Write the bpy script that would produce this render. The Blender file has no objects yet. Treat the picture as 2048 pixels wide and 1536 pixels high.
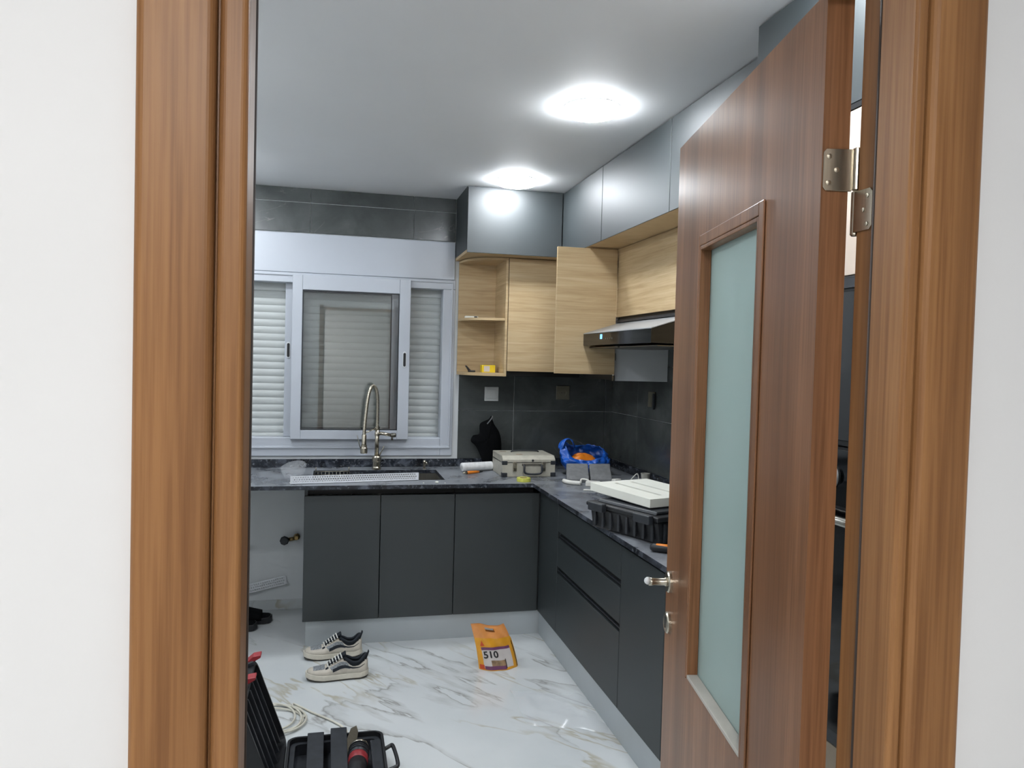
import bpy, bmesh, math, random
from mathutils import Vector, Matrix, noise
random.seed(7)
PI = math.pi
scene = bpy.context.scene
COL = scene.collection

# ------------------------------------------------------------------ camera
def set_camera():
    yaw, pitch, roll = 0.2307, -0.0295, 0.0262
    cy, sy, cp, sp = math.cos(yaw), math.sin(yaw), math.cos(pitch), math.sin(pitch)
    fw = Vector((sy*cp, cy*cp, sp)); rt = Vector((cy, -sy, 0)); up = rt.cross(fw)
    c, s = math.cos(roll), math.sin(roll)
    r = c*rt + s*up; u = -s*rt + c*up
    cam = bpy.data.cameras.new('camera'); cam.sensor_width = 36; cam.lens = 1540/2048*36
    cam.clip_start = 0.02; cam.clip_end = 60
    o = bpy.data.objects.new('camera', cam); COL.objects.link(o)
    o.matrix_world = Matrix(((r.x, u.x, -fw.x, -1.8913), (r.y, u.y, -fw.y, -5.0114), (r.z, u.z, -fw.z, 1.6004), (0, 0, 0, 1)))
    scene.camera = o
set_camera()

# ------------------------------------------------------------------ world, exposure
w = bpy.data.worlds.new('world'); scene.world = w; w.use_nodes = True
w.node_tree.nodes['Background'].inputs[0].default_value = (0.55, 0.62, 0.75, 1)
w.node_tree.nodes['Background'].inputs[1].default_value = 0.02
vs = scene.view_settings
vs.view_transform = 'Standard'; vs.look = 'None'; vs.gamma = 1.0; vs.use_curve_mapping = False
vs.exposure = 1.09
cy_ = scene.cycles; cy_.use_light_tree = False
cy_.max_bounces = 7; cy_.diffuse_bounces = 4; cy_.glossy_bounces = 3; cy_.transmission_bounces = 4; cy_.transparent_max_bounces = 8
cy_.use_adaptive_sampling = True; cy_.adaptive_threshold = 0.06
cy_.caustics_reflective = False; cy_.caustics_refractive = False
KITCHEN_LAMP = 42.0      # emission strength of the kitchen ceiling lamps
HALL_LAMP = 62.0         # emission strength of the hall lamp

# ------------------------------------------------------------------ helpers
def lin(c):
    c = c/255.0
    return c/12.92 if c <= 0.04045 else ((c+0.055)/1.055)**2.4
def rgb(r, g, b): return (lin(r), lin(g), lin(b), 1)

class MB:
    """collects geometry, then links it as one mesh object"""
    def __init__(s): s.v = []; s.f = []
    def add(s, vs, fs):
        n = len(s.v); s.v += [Vector(p) for p in vs]; s.f += [tuple(i+n for i in f) for f in fs]; return s
    def box(s, x0, x1, y0, y1, z0, z1):
        x0, x1 = min(x0, x1), max(x0, x1); y0, y1 = min(y0, y1), max(y0, y1); z0, z1 = min(z0, z1), max(z0, z1)
        return s.add([(x0,y0,z0),(x1,y0,z0),(x1,y1,z0),(x0,y1,z0),(x0,y0,z1),(x1,y0,z1),(x1,y1,z1),(x0,y1,z1)],
                     [(0,3,2,1),(4,5,6,7),(0,1,5,4),(1,2,6,5),(2,3,7,6),(3,0,4,7)])
    def prism(s, pts, a0, a1, axis='y'):
        """pts: 2-D polygon; extruded along axis (x: pts=(y,z), y: pts=(x,z), z: pts=(x,y))"""
        def P(p, a): return (a, p[0], p[1]) if axis == 'x' else ((p[0], a, p[1]) if axis == 'y' else (p[0], p[1], a))
        n = len(pts)
        return s.add([P(p, a0) for p in pts] + [P(p, a1) for p in pts],
                     [tuple(range(n))[::-1], tuple(range(n, 2*n))] + [(i, (i+1) % n, n+(i+1) % n, n+i) for i in range(n)])
    def tube(s, path, r, seg=10, closed=False, caps=True):
        path = [Vector(p) for p in path]; n = len(path); base = len(s.v)
        rr = r if isinstance(r, (list, tuple)) else [r]*n
        nrm = None
        for i, p in enumerate(path):
            if closed: t = path[(i+1) % n] - path[i-1]
            else: t = path[min(i+1, n-1)] - path[max(i-1, 0)]
            t = t.normalized() if t.length > 1e-9 else Vector((0, 0, 1))
            if nrm is None:
                nrm = t.orthogonal().normalized()
            else:
                nrm = nrm - t*nrm.dot(t)
                nrm = nrm.normalized() if nrm.length > 1e-6 else t.orthogonal().normalized()
            b = t.cross(nrm)
            for k in range(seg):
                a = 2*PI*k/seg
                s.v.append(p + rr[i]*(math.cos(a)*nrm + math.sin(a)*b))
        m = n if closed else n-1
        for i in range(m):
            for k in range(seg):
                i2 = (i+1) % n; k2 = (k+1) % seg
                s.f.append((base+i*seg+k, base+i*seg+k2, base+i2*seg+k2, base+i2*seg+k))
        if caps and not closed:
            s.f.append(tuple(base+k for k in range(seg))[::-1]); s.f.append(tuple(base+(n-1)*seg+k for k in range(seg)))
        return s
    def lathe(s, prof, c, axis='z', seg=24, closed=True):
        """prof: list of (radius, height along axis) from the centre c"""
        base = len(s.v); n = len(prof); c = Vector(c)
        for (r, h) in prof:
            for k in range(seg):
                a = 2*PI*k/seg; x, y = r*math.cos(a), r*math.sin(a)
                s.v.append(c + (Vector((x, y, h)) if axis == 'z' else (Vector((x, h, y)) if axis == 'y' else Vector((h, x, y)))))
        for i in range(n-1):
            for k in range(seg):
                k2 = (k+1) % seg
                s.f.append((base+i*seg+k, base+i*seg+k2, base+(i+1)*seg+k2, base+(i+1)*seg+k))
        if closed:
            s.f.append(tuple(base+k for k in range(seg))[::-1]); s.f.append(tuple(base+(n-1)*seg+k for k in range(seg)))
        return s
    def grid(s, fn, nu, nv, skip=None):
        base = len(s.v)
        for j in range(nv+1):
            for i in range(nu+1): s.v.append(Vector(fn(i/nu, j/nv)))
        for j in range(nv):
            for i in range(nu):
                if skip and skip((i+.5)/nu, (j+.5)/nv): continue
                a = base+j*(nu+1)+i
                s.f.append((a, a+1, a+nu+2, a+nu+1))
        return s
    def xf(s, m): s.v = [m @ p for p in s.v]; return s
    def build(s, name, mat, parent=None, bevel=0, seg=1, smooth=False, world=True, weld=0, solid=0):
        root = parent
        while root is not None and root.parent is not None: root = root.parent
        if root is not None:
            vs_ = [ROOT[root.name].inverted() @ p for p in s.v] if world else s.v; loc = None
        else:
            xs = [p.x for p in s.v]; ys = [p.y for p in s.v]; zs = [p.z for p in s.v]
            loc = Vector(((min(xs)+max(xs))/2, (min(ys)+max(ys))/2, min(zs))); vs_ = [p-loc for p in s.v]
        me = bpy.data.meshes.new(name); me.from_pydata([tuple(p) for p in vs_], [], s.f)
        bm = bmesh.new(); bm.from_mesh(me)
        if weld: bmesh.ops.remove_doubles(bm, verts=bm.verts, dist=weld)
        if bevel:
            ed = [e for e in bm.edges if len(e.link_faces) == 2 and e.calc_face_angle(0) > 0.5]
            bmesh.ops.bevel(bm, geom=ed, offset=bevel, segments=seg, profile=0.5, affect='EDGES', clamp_overlap=True)
        bmesh.ops.recalc_face_normals(bm, faces=bm.faces)
        bm.to_mesh(me); bm.free()
        if smooth:
            for p in me.polygons: p.use_smooth = True
        o = bpy.data.objects.new(name, me); COL.objects.link(o)
        if mat: me.materials.append(mat)
        if parent is not None: o.parent = parent
        else: o.location = loc; ROOT[o.name] = Matrix.Translation(loc)
        if solid:
            md = o.modifiers.new('thick', 'SOLIDIFY'); md.thickness = solid; md.offset = 0
        return o
ROOT = {}
def tag(o, label, cat, group=None):
    o['label'] = label; o['category'] = cat
    if group: o['group'] = group
    return o
def thing(name, label, cat, loc=(0, 0, 0), rotz=0, group=None, kind=None, mat=None):
    o = bpy.data.objects.new(name, None); COL.objects.link(o); o.empty_display_size = 0.05
    m = mat if mat else Matrix.Translation(loc) @ Matrix.Rotation(rotz, 4, 'Z')
    o.matrix_world = m; ROOT[o.name] = m.copy()
    if kind: o['kind'] = kind
    if label: tag(o, label, cat, group)
    return o
def structure(o): o['kind'] = 'structure'; return o
def B(*a): return MB().box(*a)
def arc(cx, cy, r, a0, a1, n): return [(cx+r*math.cos(a0+(a1-a0)*i/n), cy+r*math.sin(a0+(a1-a0)*i/n)) for i in range(n+1)]

# ------------------------------------------------------------------ helpers for soft shapes
def pillow(outline, thick, rings=6, jig=.0, seed=1):
    """closed inflated shape from a 2-D outline (x,z) around its centroid, thickness along y"""
    random.seed(seed)
    n = len(outline); cx = sum(p[0] for p in outline)/n; cz = sum(p[1] for p in outline)/n
    m = MB()
    for side in (-1, 1):
        base = len(m.v)
        for k in range(rings):
            t = 1-k/rings; h = thick*math.sqrt(max(0, 1-t**2.2))
            for p in outline:
                j = (random.random()-.5)*jig if k else 0
                m.v.append(Vector((cx+(p[0]-cx)*t, side*(h+j), cz+(p[1]-cz)*t)))
        m.v.append(Vector((cx, side*thick, cz)))
        for k in range(rings-1):
            for i in range(n):
                a, b = base+k*n+i, base+k*n+(i+1) % n
                m.f.append((a, b, b+n, a+n) if side < 0 else (b, a, a+n, b+n))
        for i in range(n): m.f.append((base+(rings-1)*n+i, base+(rings-1)*n+(i+1) % n, base+rings*n))
    return m
def smooth_loop(pts, n=4):
    out = []; N = len(pts)
    for i in range(N):
        p0, p1, p2, p3 = pts[i-1], pts[i], pts[(i+1) % N], pts[(i+2) % N]
        for k in range(n):
            t = k/n
            out.append(tuple(.5*((2*p1[d])+(-p0[d]+p2[d])*t+(2*p0[d]-5*p1[d]+4*p2[d]-p3[d])*t*t+(-p0[d]+3*p1[d]-3*p2[d]+p3[d])*t**3) for d in range(len(p1))))
    return out
def smooth_path(pts, n=6):
    pts = [tuple(p) for p in pts]; P = [pts[0]]+pts+[pts[-1]]; out = []
    for i in range(1, len(P)-2):
        for k in range(n):
            t = k/n; p0, p1, p2, p3 = P[i-1], P[i], P[i+1], P[i+2]
            out.append(tuple(.5*((2*p1[d])+(-p0[d]+p2[d])*t+(2*p0[d]-5*p1[d]+4*p2[d]-p3[d])*t*t+(-p0[d]+3*p1[d]-3*p2[d]+p3[d])*t**3) for d in range(3)))
    out.append(pts[-1]); return out
def text_mesh(txt, size):
    cu = bpy.data.curves.new('txt', 'FONT'); cu.body = txt; cu.size = size; cu.resolution_u = 3; cu.offset = .028
    o = bpy.data.objects.new('txt', cu); COL.objects.link(o)
    dg = bpy.context.evaluated_depsgraph_get(); dg.update()
    me = bpy.data.meshes.new_from_object(o.evaluated_get(dg))
    v = [tuple(p.co) for p in me.vertices]; f = [tuple(p.vertices) for p in me.polygons]
    bpy.data.objects.remove(o); bpy.data.curves.remove(cu); bpy.data.meshes.remove(me); return v, f

# ------------------------------------------------------------------ materials
class NT:
    def __init__(s, name):
        s.m = bpy.data.materials.new(name); s.m.use_nodes = True; s.t = s.m.node_tree
        s.p = s.t.nodes['Principled BSDF']; s.out = s.t.nodes['Material Output']
    def n(s, typ, **kw):
        x = s.t.nodes.new(typ)
        for k, v in kw.items():
            if k.startswith('i_'): x.inputs[k[2:].replace('_', ' ')].default_value = v
            else: setattr(x, k, v)
        return x
    def l(s, a, b): s.t.links.new(a, b)
    def coord(s, scale=(1, 1, 1), rot=(0, 0, 0), loc=(0, 0, 0), src='Object'):
        g = s.n('ShaderNodeNewGeometry') if src == 'World' else s.n('ShaderNodeTexCoord')
        mp = s.n('ShaderNodeMapping'); mp.inputs['Scale'].default_value = scale; mp.inputs['Rotation'].default_value = rot; mp.inputs['Location'].default_value = loc
        s.l(g.outputs['Position' if src == 'World' else src], mp.inputs[0]); return mp.outputs[0]
    def noise(s, vec, scale, detail=4, rough=.55, dist=0):
        x = s.n('ShaderNodeTexNoise'); x.inputs['Scale'].default_value = scale; x.inputs['Detail'].default_value = detail
        x.inputs['Roughness'].default_value = rough; x.inputs['Distortion'].default_value = dist; s.l(vec, x.inputs['Vector']); return x.outputs['Fac']
    def ramp(s, fac, stops):
        x = s.n('ShaderNodeValToRGB'); e = x.color_ramp.elements
        while len(e) > 1: e.remove(e[-1])
        e[0].position = stops[0][0]; e[0].color = stops[0][1]
        for p, c in stops[1:]:
            k = e.new(p); k.color = c
        s.l(fac, x.inputs[0]); return x.outputs[0]
    def mix(s, fac, a, b, blend='MIX'):
        x = s.n('ShaderNodeMix'); x.data_type = 'RGBA'; x.blend_type = blend
        for sock, v in ((x.inputs[0], fac), (x.inputs[6], a), (x.inputs[7], b)):
            if isinstance(v, (int, float)): sock.default_value = v
            elif isinstance(v, tuple): sock.default_value = v
            else: s.l(v, sock)
        return x.outputs[2]
    def bump(s, h, strength=.2, dist=.002):
        x = s.n('ShaderNodeBump'); x.inputs['Strength'].default_value = strength; x.inputs['Distance'].default_value = dist
        s.l(h, x.inputs['Height']); s.l(x.outputs[0], s.p.inputs['Normal'])
    def base(s, c, rough=.5, metal=0, spec=.5):
        if isinstance(c, tuple): s.p.inputs['Base Color'].default_value = c
        else: s.l(c, s.p.inputs['Base Color'])
        if isinstance(rough, (int, float)): s.p.inputs['Roughness'].default_value = rough
        else: s.l(rough, s.p.inputs['Roughness'])
        s.p.inputs['Metallic'].default_value = metal; s.p.inputs['Specular IOR Level'].default_value = spec
        return s
W1, K0 = (1, 1, 1, 1), (0, 0, 0, 1)
def plain(name, c, rough=.5, metal=0, spec=.5, var=.06, vscale=8, bump=0, bscale=60):
    t = NT(name); v = t.coord()
    n = t.noise(v, vscale, 3)
    dk = tuple(x*(1-var*2.2) for x in c[:3])+(1,); lt = tuple(min(1, x*(1+var)) for x in c[:3])+(1,)
    t.base(t.ramp(n, [(.3, dk), (.7, lt)]), rough, metal, spec)
    if bump: t.bump(t.noise(v, bscale, 3), bump, .001)
    return t.m
def walnut(name, dark, mid, light, rough=.42):
    t = NT(name); v = t.coord(scale=(26, 26, .9)); v2 = t.coord(scale=(160, 160, 3.5)); v3 = t.coord(scale=(13, 13, .3))
    a = t.noise(v, 1.0, 6, .6, .6); b = t.noise(v2, 1.0, 3, .6); c = t.noise(v3, 1.0, 3, .5, .4)
    col = t.ramp(a, [(.28, dark), (.5, mid), (.72, light)])
    col = t.mix(.46, col, t.ramp(b, [(.32, dark), (.6, light)]), 'MIX')
    col = t.mix(t.ramp(c, [(.42, K0), (.66, (.62, .62, .62, 1))]), col, tuple(x*.82 for x in dark[:3])+(1,))
    t.base(col, rough, 0, .28); t.bump(b, .12, .0006); return t.m
def oak(name):
    t = NT(name); v = t.coord(scale=(1.2, 1.2, 22)); v2 = t.coord(scale=(5, 5, 150)); v3 = t.coord(scale=(.7, .7, 6))
    a = t.noise(v, 1.3, 5, .6, .8); b = t.noise(v2, 1, 3, .6); c = t.noise(v3, 1.2, 2)
    col = t.ramp(a, [(.3, rgb(160, 133, 95)), (.5, rgb(188, 163, 124)), (.7, rgb(203, 181, 145))])
    col = t.mix(.3, col, t.ramp(b, [(.3, rgb(160, 135, 100)), (.65, rgb(208, 186, 150))]))
    col = t.mix(t.ramp(c, [(.4, K0), (.7, (.35, .35, .35, 1))]), col, rgb(172, 145, 106))
    t.base(col, .5, 0, .3); return t.m
def tile_mat(name):
    t = NT(name); v = t.coord(src='World'); 
    n = t.noise(v, 3.2, 6, .62, .4); n2 = t.noise(t.coord(scale=(1, 1, 1.6), rot=(.3, .6, .4), src='World'), 1.9, 4, .5, 1.3)
    col = t.ramp(n, [(.3, rgb(56, 60, 60)), (.55, rgb(76, 80, 79)), (.75, rgb(94, 97, 95))])
    mk = t.noise(t.coord(src='World', loc=(4, 1, 2)), 2.2, 2)
    vein = t.ramp(n2, [(.494, K0), (.5, (.45, .45, .45, 1)), (.504, K0)])
    vein = t.mix(1.0, vein, t.ramp(mk, [(.52, K0), (.62, W1)]), 'MULTIPLY')
    col = t.mix(vein, col, rgb(150, 148, 140))
    t.base(col, .22, 0, .5); return t.m
def granite(name, dust=True):
    t = NT(name); v = t.coord(src='World')
    n = t.noise(v, 9, 6, .65, 1.2); n2 = t.noise(v, 55, 5, .7); d = t.noise(v, 4.5, 5, .62, .8)
    col = t.ramp(n, [(.36, rgb(17, 19, 24)), (.54, rgb(38, 42, 50)), (.68, rgb(86, 91, 101))])
    col = t.mix(t.ramp(n2, [(.55, K0), (.68, (.5, .5, .5, 1))]), col, rgb(150, 156, 165))
    if dust:                                   # plaster dust lies on the upward face only
        g = t.n('ShaderNodeNewGeometry'); sx = t.n('ShaderNodeSeparateXYZ'); t.l(g.outputs['Normal'], sx.inputs[0])
        up = t.ramp(sx.outputs[2], [(.5, K0), (.9, W1)])
        dm_ = t.mix(1.0, t.ramp(d, [(.32, (.16, .16, .16, 1)), (.5, (.5, .5, .5, 1)), (.7, (.85, .85, .85, 1))]), up, 'MULTIPLY')
        col = t.mix(dm_, col, rgb(150, 154, 159))
        t.base(col, t.ramp(d, [(.35, (.22, .22, .22, 1)), (.7, (.45, .45, .45, 1))]), 0, .5)
    else: t.base(col, .2, 0, .5)
    return t.m
def marble(name):
    t = NT(name); ang = math.radians(50)
    def rv(sc, rot, loc):
        a = t.coord(rot=(0, 0, rot), loc=loc, src='World'); mp = t.n('ShaderNodeMapping'); mp.inputs['Scale'].default_value = sc; t.l(a, mp.inputs[0]); return mp.outputs[0]
    n1 = t.noise(rv((.42, 1.75, 1), ang, (0, 0, 0)), 1.35, 6, .5, .45); n2 = t.noise(rv((.4, 1.6, 1), ang+.14, (3.3, 1.9, 0)), 1.5, 5, .5, .5)
    mk = t.noise(t.coord(loc=(5, 2, 0), src='World'), 1.5, 3); cl = t.noise(t.coord(src='World'), 1.6, 4)
    base = t.ramp(cl, [(.3, rgb(196, 201, 202)), (.7, rgb(210, 213, 213))])
    g = t.ramp(n1, [(.468, K0), (.495, (.30, .30, .30, 1)), (.501, (.9, .9, .9, 1)), (.506, K0)])
    g = t.mix(1.0, g, t.ramp(mk, [(.40, K0), (.54, W1)]), 'MULTIPLY')
    col = t.mix(g, base, rgb(138, 135, 130))
    y = t.ramp(n2, [(.475, K0), (.496, (.7, .7, .7, 1)), (.504, K0)])
    y = t.mix(1.0, y, t.ramp(mk, [(.45, W1), (.58, K0)]), 'MULTIPLY')
    col = t.mix(y, col, rgb(168, 158, 132))
    t.base(col, .16, 0, .5); return t.m
def steel(name, c=(170, 168, 160), rough=.3):
    t = NT(name); v = t.coord(scale=(90, 90, 8)); n = t.noise(v, 3, 3)
    t.base(t.ramp(n, [(.3, rgb(*[int(x*.9) for x in c])), (.7, rgb(*c))]), rough, 1.0); return t.m
def glass(name, tint=(.988, .996, .992, 1), rough=.0, fac=1.0):
    t = NT(name); tr = t.n('ShaderNodeBsdfTransparent'); gl = t.n('ShaderNodeBsdfGlossy'); mx = t.n('ShaderNodeMixShader'); fr = t.n('ShaderNodeFresnel')
    fr.inputs[0].default_value = 1.62; tr.inputs[0].default_value = tint; gl.inputs['Roughness'].default_value = rough
    if fac != 1.0:
        mm = t.n('ShaderNodeMath'); mm.operation = 'MULTIPLY'; mm.inputs[1].default_value = fac; t.l(fr.outputs[0], mm.inputs[0]); src = mm.outputs[0]
    else: src = fr.outputs[0]
    t.l(src, mx.inputs[0]); t.l(tr.outputs[0], mx.inputs[1]); t.l(gl.outputs[0], mx.inputs[2]); t.l(mx.outputs[0], t.out.inputs[0]); return t.m
def film(name, opac=.22, col=(.85, .87, .9, 1)):
    t = NT(name); tr = t.n('ShaderNodeBsdfTransparent'); mx = t.n('ShaderNodeMixShader'); mx.inputs[0].default_value = opac
    t.base(col, .18, 0, .8); t.l(tr.outputs[0], mx.inputs[1]); t.l(t.p.outputs[0], mx.inputs[2]); t.l(mx.outputs[0], t.out.inputs[0]); return t.m
def frosted(name):
    t = NT(name); d = t.n('ShaderNodeBsdfTranslucent'); mx = t.n('ShaderNodeMixShader'); mx.inputs[0].default_value = .45
    d.inputs[0].default_value = rgb(190, 212, 208)
    n = t.noise(t.coord(), 3, 2)
    t.base(t.ramp(n, [(.3, rgb(190, 208, 204)), (.7, rgb(198, 216, 212))]), .32, 0, .5)
    t.l(t.p.outputs[0], mx.inputs[1]); t.l(d.outputs[0], mx.inputs[2]); t.l(mx.outputs[0], t.out.inputs[0]); return t.m
def emit(name, c, s):
    t = NT(name); t.p.inputs['Base Color'].default_value = c; t.p.inputs['Emission Color'].default_value = c; t.p.inputs['Emission Strength'].default_value = s; return t.m

MAT = dict(
    paint=plain('white_paint', rgb(226, 227, 229), .6, var=.015, vscale=2, bump=.03, bscale=180),
    kpaint=plain('kitchen_paint', rgb(222, 225, 226), .6, var=.015, vscale=2),
    ceil=plain('ceiling_paint', rgb(226, 227, 228), .65, var=.012, vscale=1.5),
    floor=marble('marble_floor'), tile=tile_mat('slate_tile'), granite=granite('dusty_granite'), graniteup=granite('granite', False),
    walnut=walnut('walnut_laminate', rgb(112, 74, 43), rgb(140, 98, 60), rgb(162, 118, 76)),
    walnut2=walnut('walnut_door', rgb(100, 67, 44), rgb(130, 90, 61), rgb(150, 107, 76), .30),
    oak=oak('light_oak'), oaklit=plain('lit_oak', rgb(236, 218, 200), .5, var=.03),
    anth=plain('anthracite_satin', rgb(34, 41, 43), .50, spec=.9, var=.03, vscale=2, bump=.03, bscale=300),
    gola=plain('black_profile', rgb(9, 10, 11), .4, spec=.4),
    white=plain('white_melamine', rgb(214, 217, 218), .45, var=.02),
    pvc=plain('white_pvc', rgb(186, 191, 199), .32, var=.012, vscale=3),
    slat=plain('shutter_slat', rgb(190, 194, 192), .5, var=.02, vscale=3),
    alu=plain('aluminium_plinth', rgb(178, 184, 187), .38, metal=.35, var=.03, vscale=3),
    steel=steel('brushed_steel'), steeld=steel('dark_steel', (120, 118, 110), .35), chrome=steel('satin_nickel', (196, 188, 172), .26),
    brass=steel('brass', (165, 140, 95), .35),
    pane=glass('window_glass'), frost=frosted('frosted_glass'), film=film('clear_film'), film2=film('clear_cup', .16),
    bglass=plain('black_glass', rgb(10, 11, 13), .06, spec=.6, var=0), black=plain('black_plastic', rgb(26, 27, 30), .45, var=.15, vscale=20, bump=.1, bscale=200),
    black2=plain('charcoal_plastic', rgb(42, 45, 50), .42, var=.15, vscale=30), cloth=plain('black_cloth', rgb(13, 14, 16), .9, spec=.1, bump=.3, bscale=250),
    red=plain('red_plastic', rgb(150, 42, 48), .4), seal=plain('grey_seal', rgb(66, 57, 52), .7, spec=.2),
    blue=plain('blue_bag', rgb(28, 90, 186), .28, spec=.6, var=.15, vscale=18), orange=plain('orange_plastic', rgb(226, 128, 30), .4),
    yellow=plain('bag_yellow', rgb(222, 156, 42), .3, var=.08, vscale=12), peach=plain('bag_header', rgb(226, 150, 84), .25, var=.08, vscale=12),
    lemon=plain('lemon_tape', rgb(205, 205, 92), .5, var=.1, vscale=40), yel=plain('yellow_card', rgb(226, 196, 30), .5),
    hoodtop=plain('hood_grey', rgb(176, 179, 182), .35, metal=.25, var=.02),
    sill=plain('dusty_sill', rgb(176, 172, 164), .6, var=.06),
    beige=plain('case_beige', rgb(186, 182, 168), .42, var=.07, vscale=25, metal=.1), ltgrey=plain('light_grey', rgb(196, 198, 196), .5),
    grey=plain('grey_fabric', rgb(118, 119, 120), .8, var=.1, vscale=30, bump=.2, bscale=300), cream=plain('cream_board', rgb(226, 226, 216), .5, var=.02),
    shoe=plain('shoe_leather', rgb(196, 188, 174), .55, var=.08, vscale=30), sole=plain('shoe_sole', rgb(210, 203, 188), .55, var=.05, vscale=25),
    mesh=plain('shoe_mesh', rgb(136, 140, 143), .8, var=.3, vscale=150), navy=plain('shoe_collar', rgb(26, 32, 40), .85, var=.1), outs=plain('outsole', rgb(60, 56, 50), .7),
    lace=plain('shoe_lace', rgb(214, 212, 206), .8), wire=plain('white_cable', rgb(214, 212, 205), .45), wirec=plain('cream_cable', rgb(206, 202, 188), .5), wirer=plain('red_cable', rgb(128, 66, 66), .5),
    purple=plain('label_purple', rgb(108, 62, 96), .35), label=plain('label_white', rgb(202, 194, 190), .35), ink=plain('label_ink', rgb(28, 26, 28), .5),
    tan=plain('label_tan', rgb(150, 122, 92), .45, var=.3, vscale=30), sred=plain('label_red', rgb(200, 76, 40), .4),
    paper=plain('paper_roll', rgb(222, 222, 222), .7, var=.08, vscale=40), bead=plain('plaster_bead', rgb(232, 234, 238), .5, var=.03),
    drawer=plain('beige_drawer', rgb(176, 160, 138), .5), olive=plain('olive_card', rgb(150, 146, 116), .6), cup=plain('plaster_cup', rgb(186, 184, 174), .6),
    blueled=emit('blue_display', rgb(90, 165, 235), 1.6), pinky=plain('screw_metal', rgb(190, 182, 165), .3, metal=.9),
)
LAMPM = emit('lamp_diffuser', (0.90, 0.95, 1.0, 1), KITCHEN_LAMP)
HALLM = emit('hall_diffuser', (1.0, 0.97, 0.93, 1), HALL_LAMP)
ZC = 2.645

# ------------------------------------------------------------------ room shell
XL, YF, YD0, YD1 = -3.25, -7.6, -4.185, -4.085     # left wall, hall end, door wall faces
structure(B(-4.2, 1.4, YF, 0.3, -0.06, 0).build('floor', MAT['floor']))
structure(B(-4.2, 1.4, YF, 0.3, ZC, ZC+.06).build('ceiling', MAT['ceil']))
# back wall with the window opening
WX0, WX1, WZ0, WZ1 = -2.69, -1.122, 0.985, 2.355
wb = MB()
for a in ((XL, WX0, 0, .2, 0, ZC), (WX1, .15, 0, .2, 0, ZC), (WX0, WX1, 0, .2, 0, WZ0), (WX0, WX1, 0, .2, WZ1, ZC)): wb.box(*a)
wall_back = structure(wb.build('wall_back', MAT['kpaint']))
wall_right = structure(B(0, .15, YD1, 0, 0, ZC).build('wall_right', MAT['kpaint']))
structure(B(XL-.15, XL, YD1, .2, 0, ZC).build('wall_left', MAT['kpaint']))
OX0, OX1, OZ = -2.035, -1.150, 2.165
wd = MB()
for a in ((-4.2, OX0, YD0, YD1, 0, ZC), (OX1, 1.4, YD0, YD1, 0, ZC), (OX0, OX1, YD0, YD1, OZ, ZC)): wd.box(*a)
structure(wd.build('wall_front', MAT['paint']))
structure(B(-4.2, 1.4, YF-.1, YF, 0, ZC).build('wall_hall_end', MAT['paint']))
structure(B(-4.3, -4.2, YF, YD1, 0, ZC).build('wall_hall_left', MAT['paint']))
structure(B(1.4, 1.5, YF, YD1, 0, ZC).build('wall_hall_right', MAT['paint']))
structure(B(XL, -2.03, -.012, 0, 0, .062).build('baseboard_back', MAT['floor'], bevel=.002))

# wall tiles: each one a piece with its own edges
TW, TH, GAP = .644, .3213, .0035
def tiles(parent, plane, u0, u1, z0, z1, uoff, mat, rows):
    us = []
    k = math.floor((u0-uoff)/TW)
    while uoff+k*TW < u1: us.append(uoff+k*TW); k += 1
    for zr in rows:
        for u in us:
            a, b = max(u, u0)+GAP/2, min(u+TW, u1)-GAP/2; c, d = max(zr, z0)+GAP/2, min(zr+TH, z1)-GAP/2
            if b-a < .012 or d-c < .012: continue
            (B(a, b, -.009, 0, c, d) if plane == 'y' else B(-.009, 0, a, b, c, d)).build('tile', mat, parent, bevel=.0012)
rows_lo = [.949, 1.2703]; rows_hi = [2.234, 2.5553]
tiles(wall_back, 'y', XL+.01, -1.1185, 2.367, ZC, -2.037, MAT['tile'], rows_hi)
tiles(wall_back, 'y', -1.076, 0, .95, 1.55, -.700, MAT['tile'], rows_lo)
tiles(wall_right, 'x', -2.86, -.009, .95, 1.9, -.475, MAT['tile'], rows_lo+[1.5916])

# ------------------------------------------------------------------ window with roller shutter
win = thing('window_1', None, None, (-1.9, 0, .97), kind='structure')
f = MB()
f.box(-2.75, -1.112, -.014, .03, 2.056, 2.118); f.box(-1.192, -1.112, -.014, .03, .97, 2.056); f.box(-2.75, -2.66, -.014, .03, .97, 2.056)
f.box(-2.66, -1.192, -.014, .03, .97, 1.088)
f.build('window_frame', MAT['pvc'], win, bevel=.004, seg=2)
f = MB(); f.box(-2.75, -1.128, -.022, -.0145, 2.098, 2.112); f.box(-2.75, -1.128, -.022, -.0145, 1.018, 1.034); f.box(-1.14, -1.128, -.022, -.0145, 1.034, 2.098)
f.build('frame_bead', MAT['pvc'], win, bevel=.003, seg=2)
f = MB(); f.box(-2.66, -1.192, .03, .085, 1.06, 1.088); f.box(-2.66, -1.192, .03, .085, 2.056, 2.09); f.box(-2.675, -2.66, .03, .12, 1.06, 2.09); f.box(-1.192, -1.16, .03, .12, 1.06, 2.09)
f.build('sliding_track', MAT['pvc'], win)
sb = B(-2.76, -1.1185, -.016, .06, 2.119, 2.363).build('shutter_box', MAT['pvc'], win, bevel=.004, seg=2)
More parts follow.
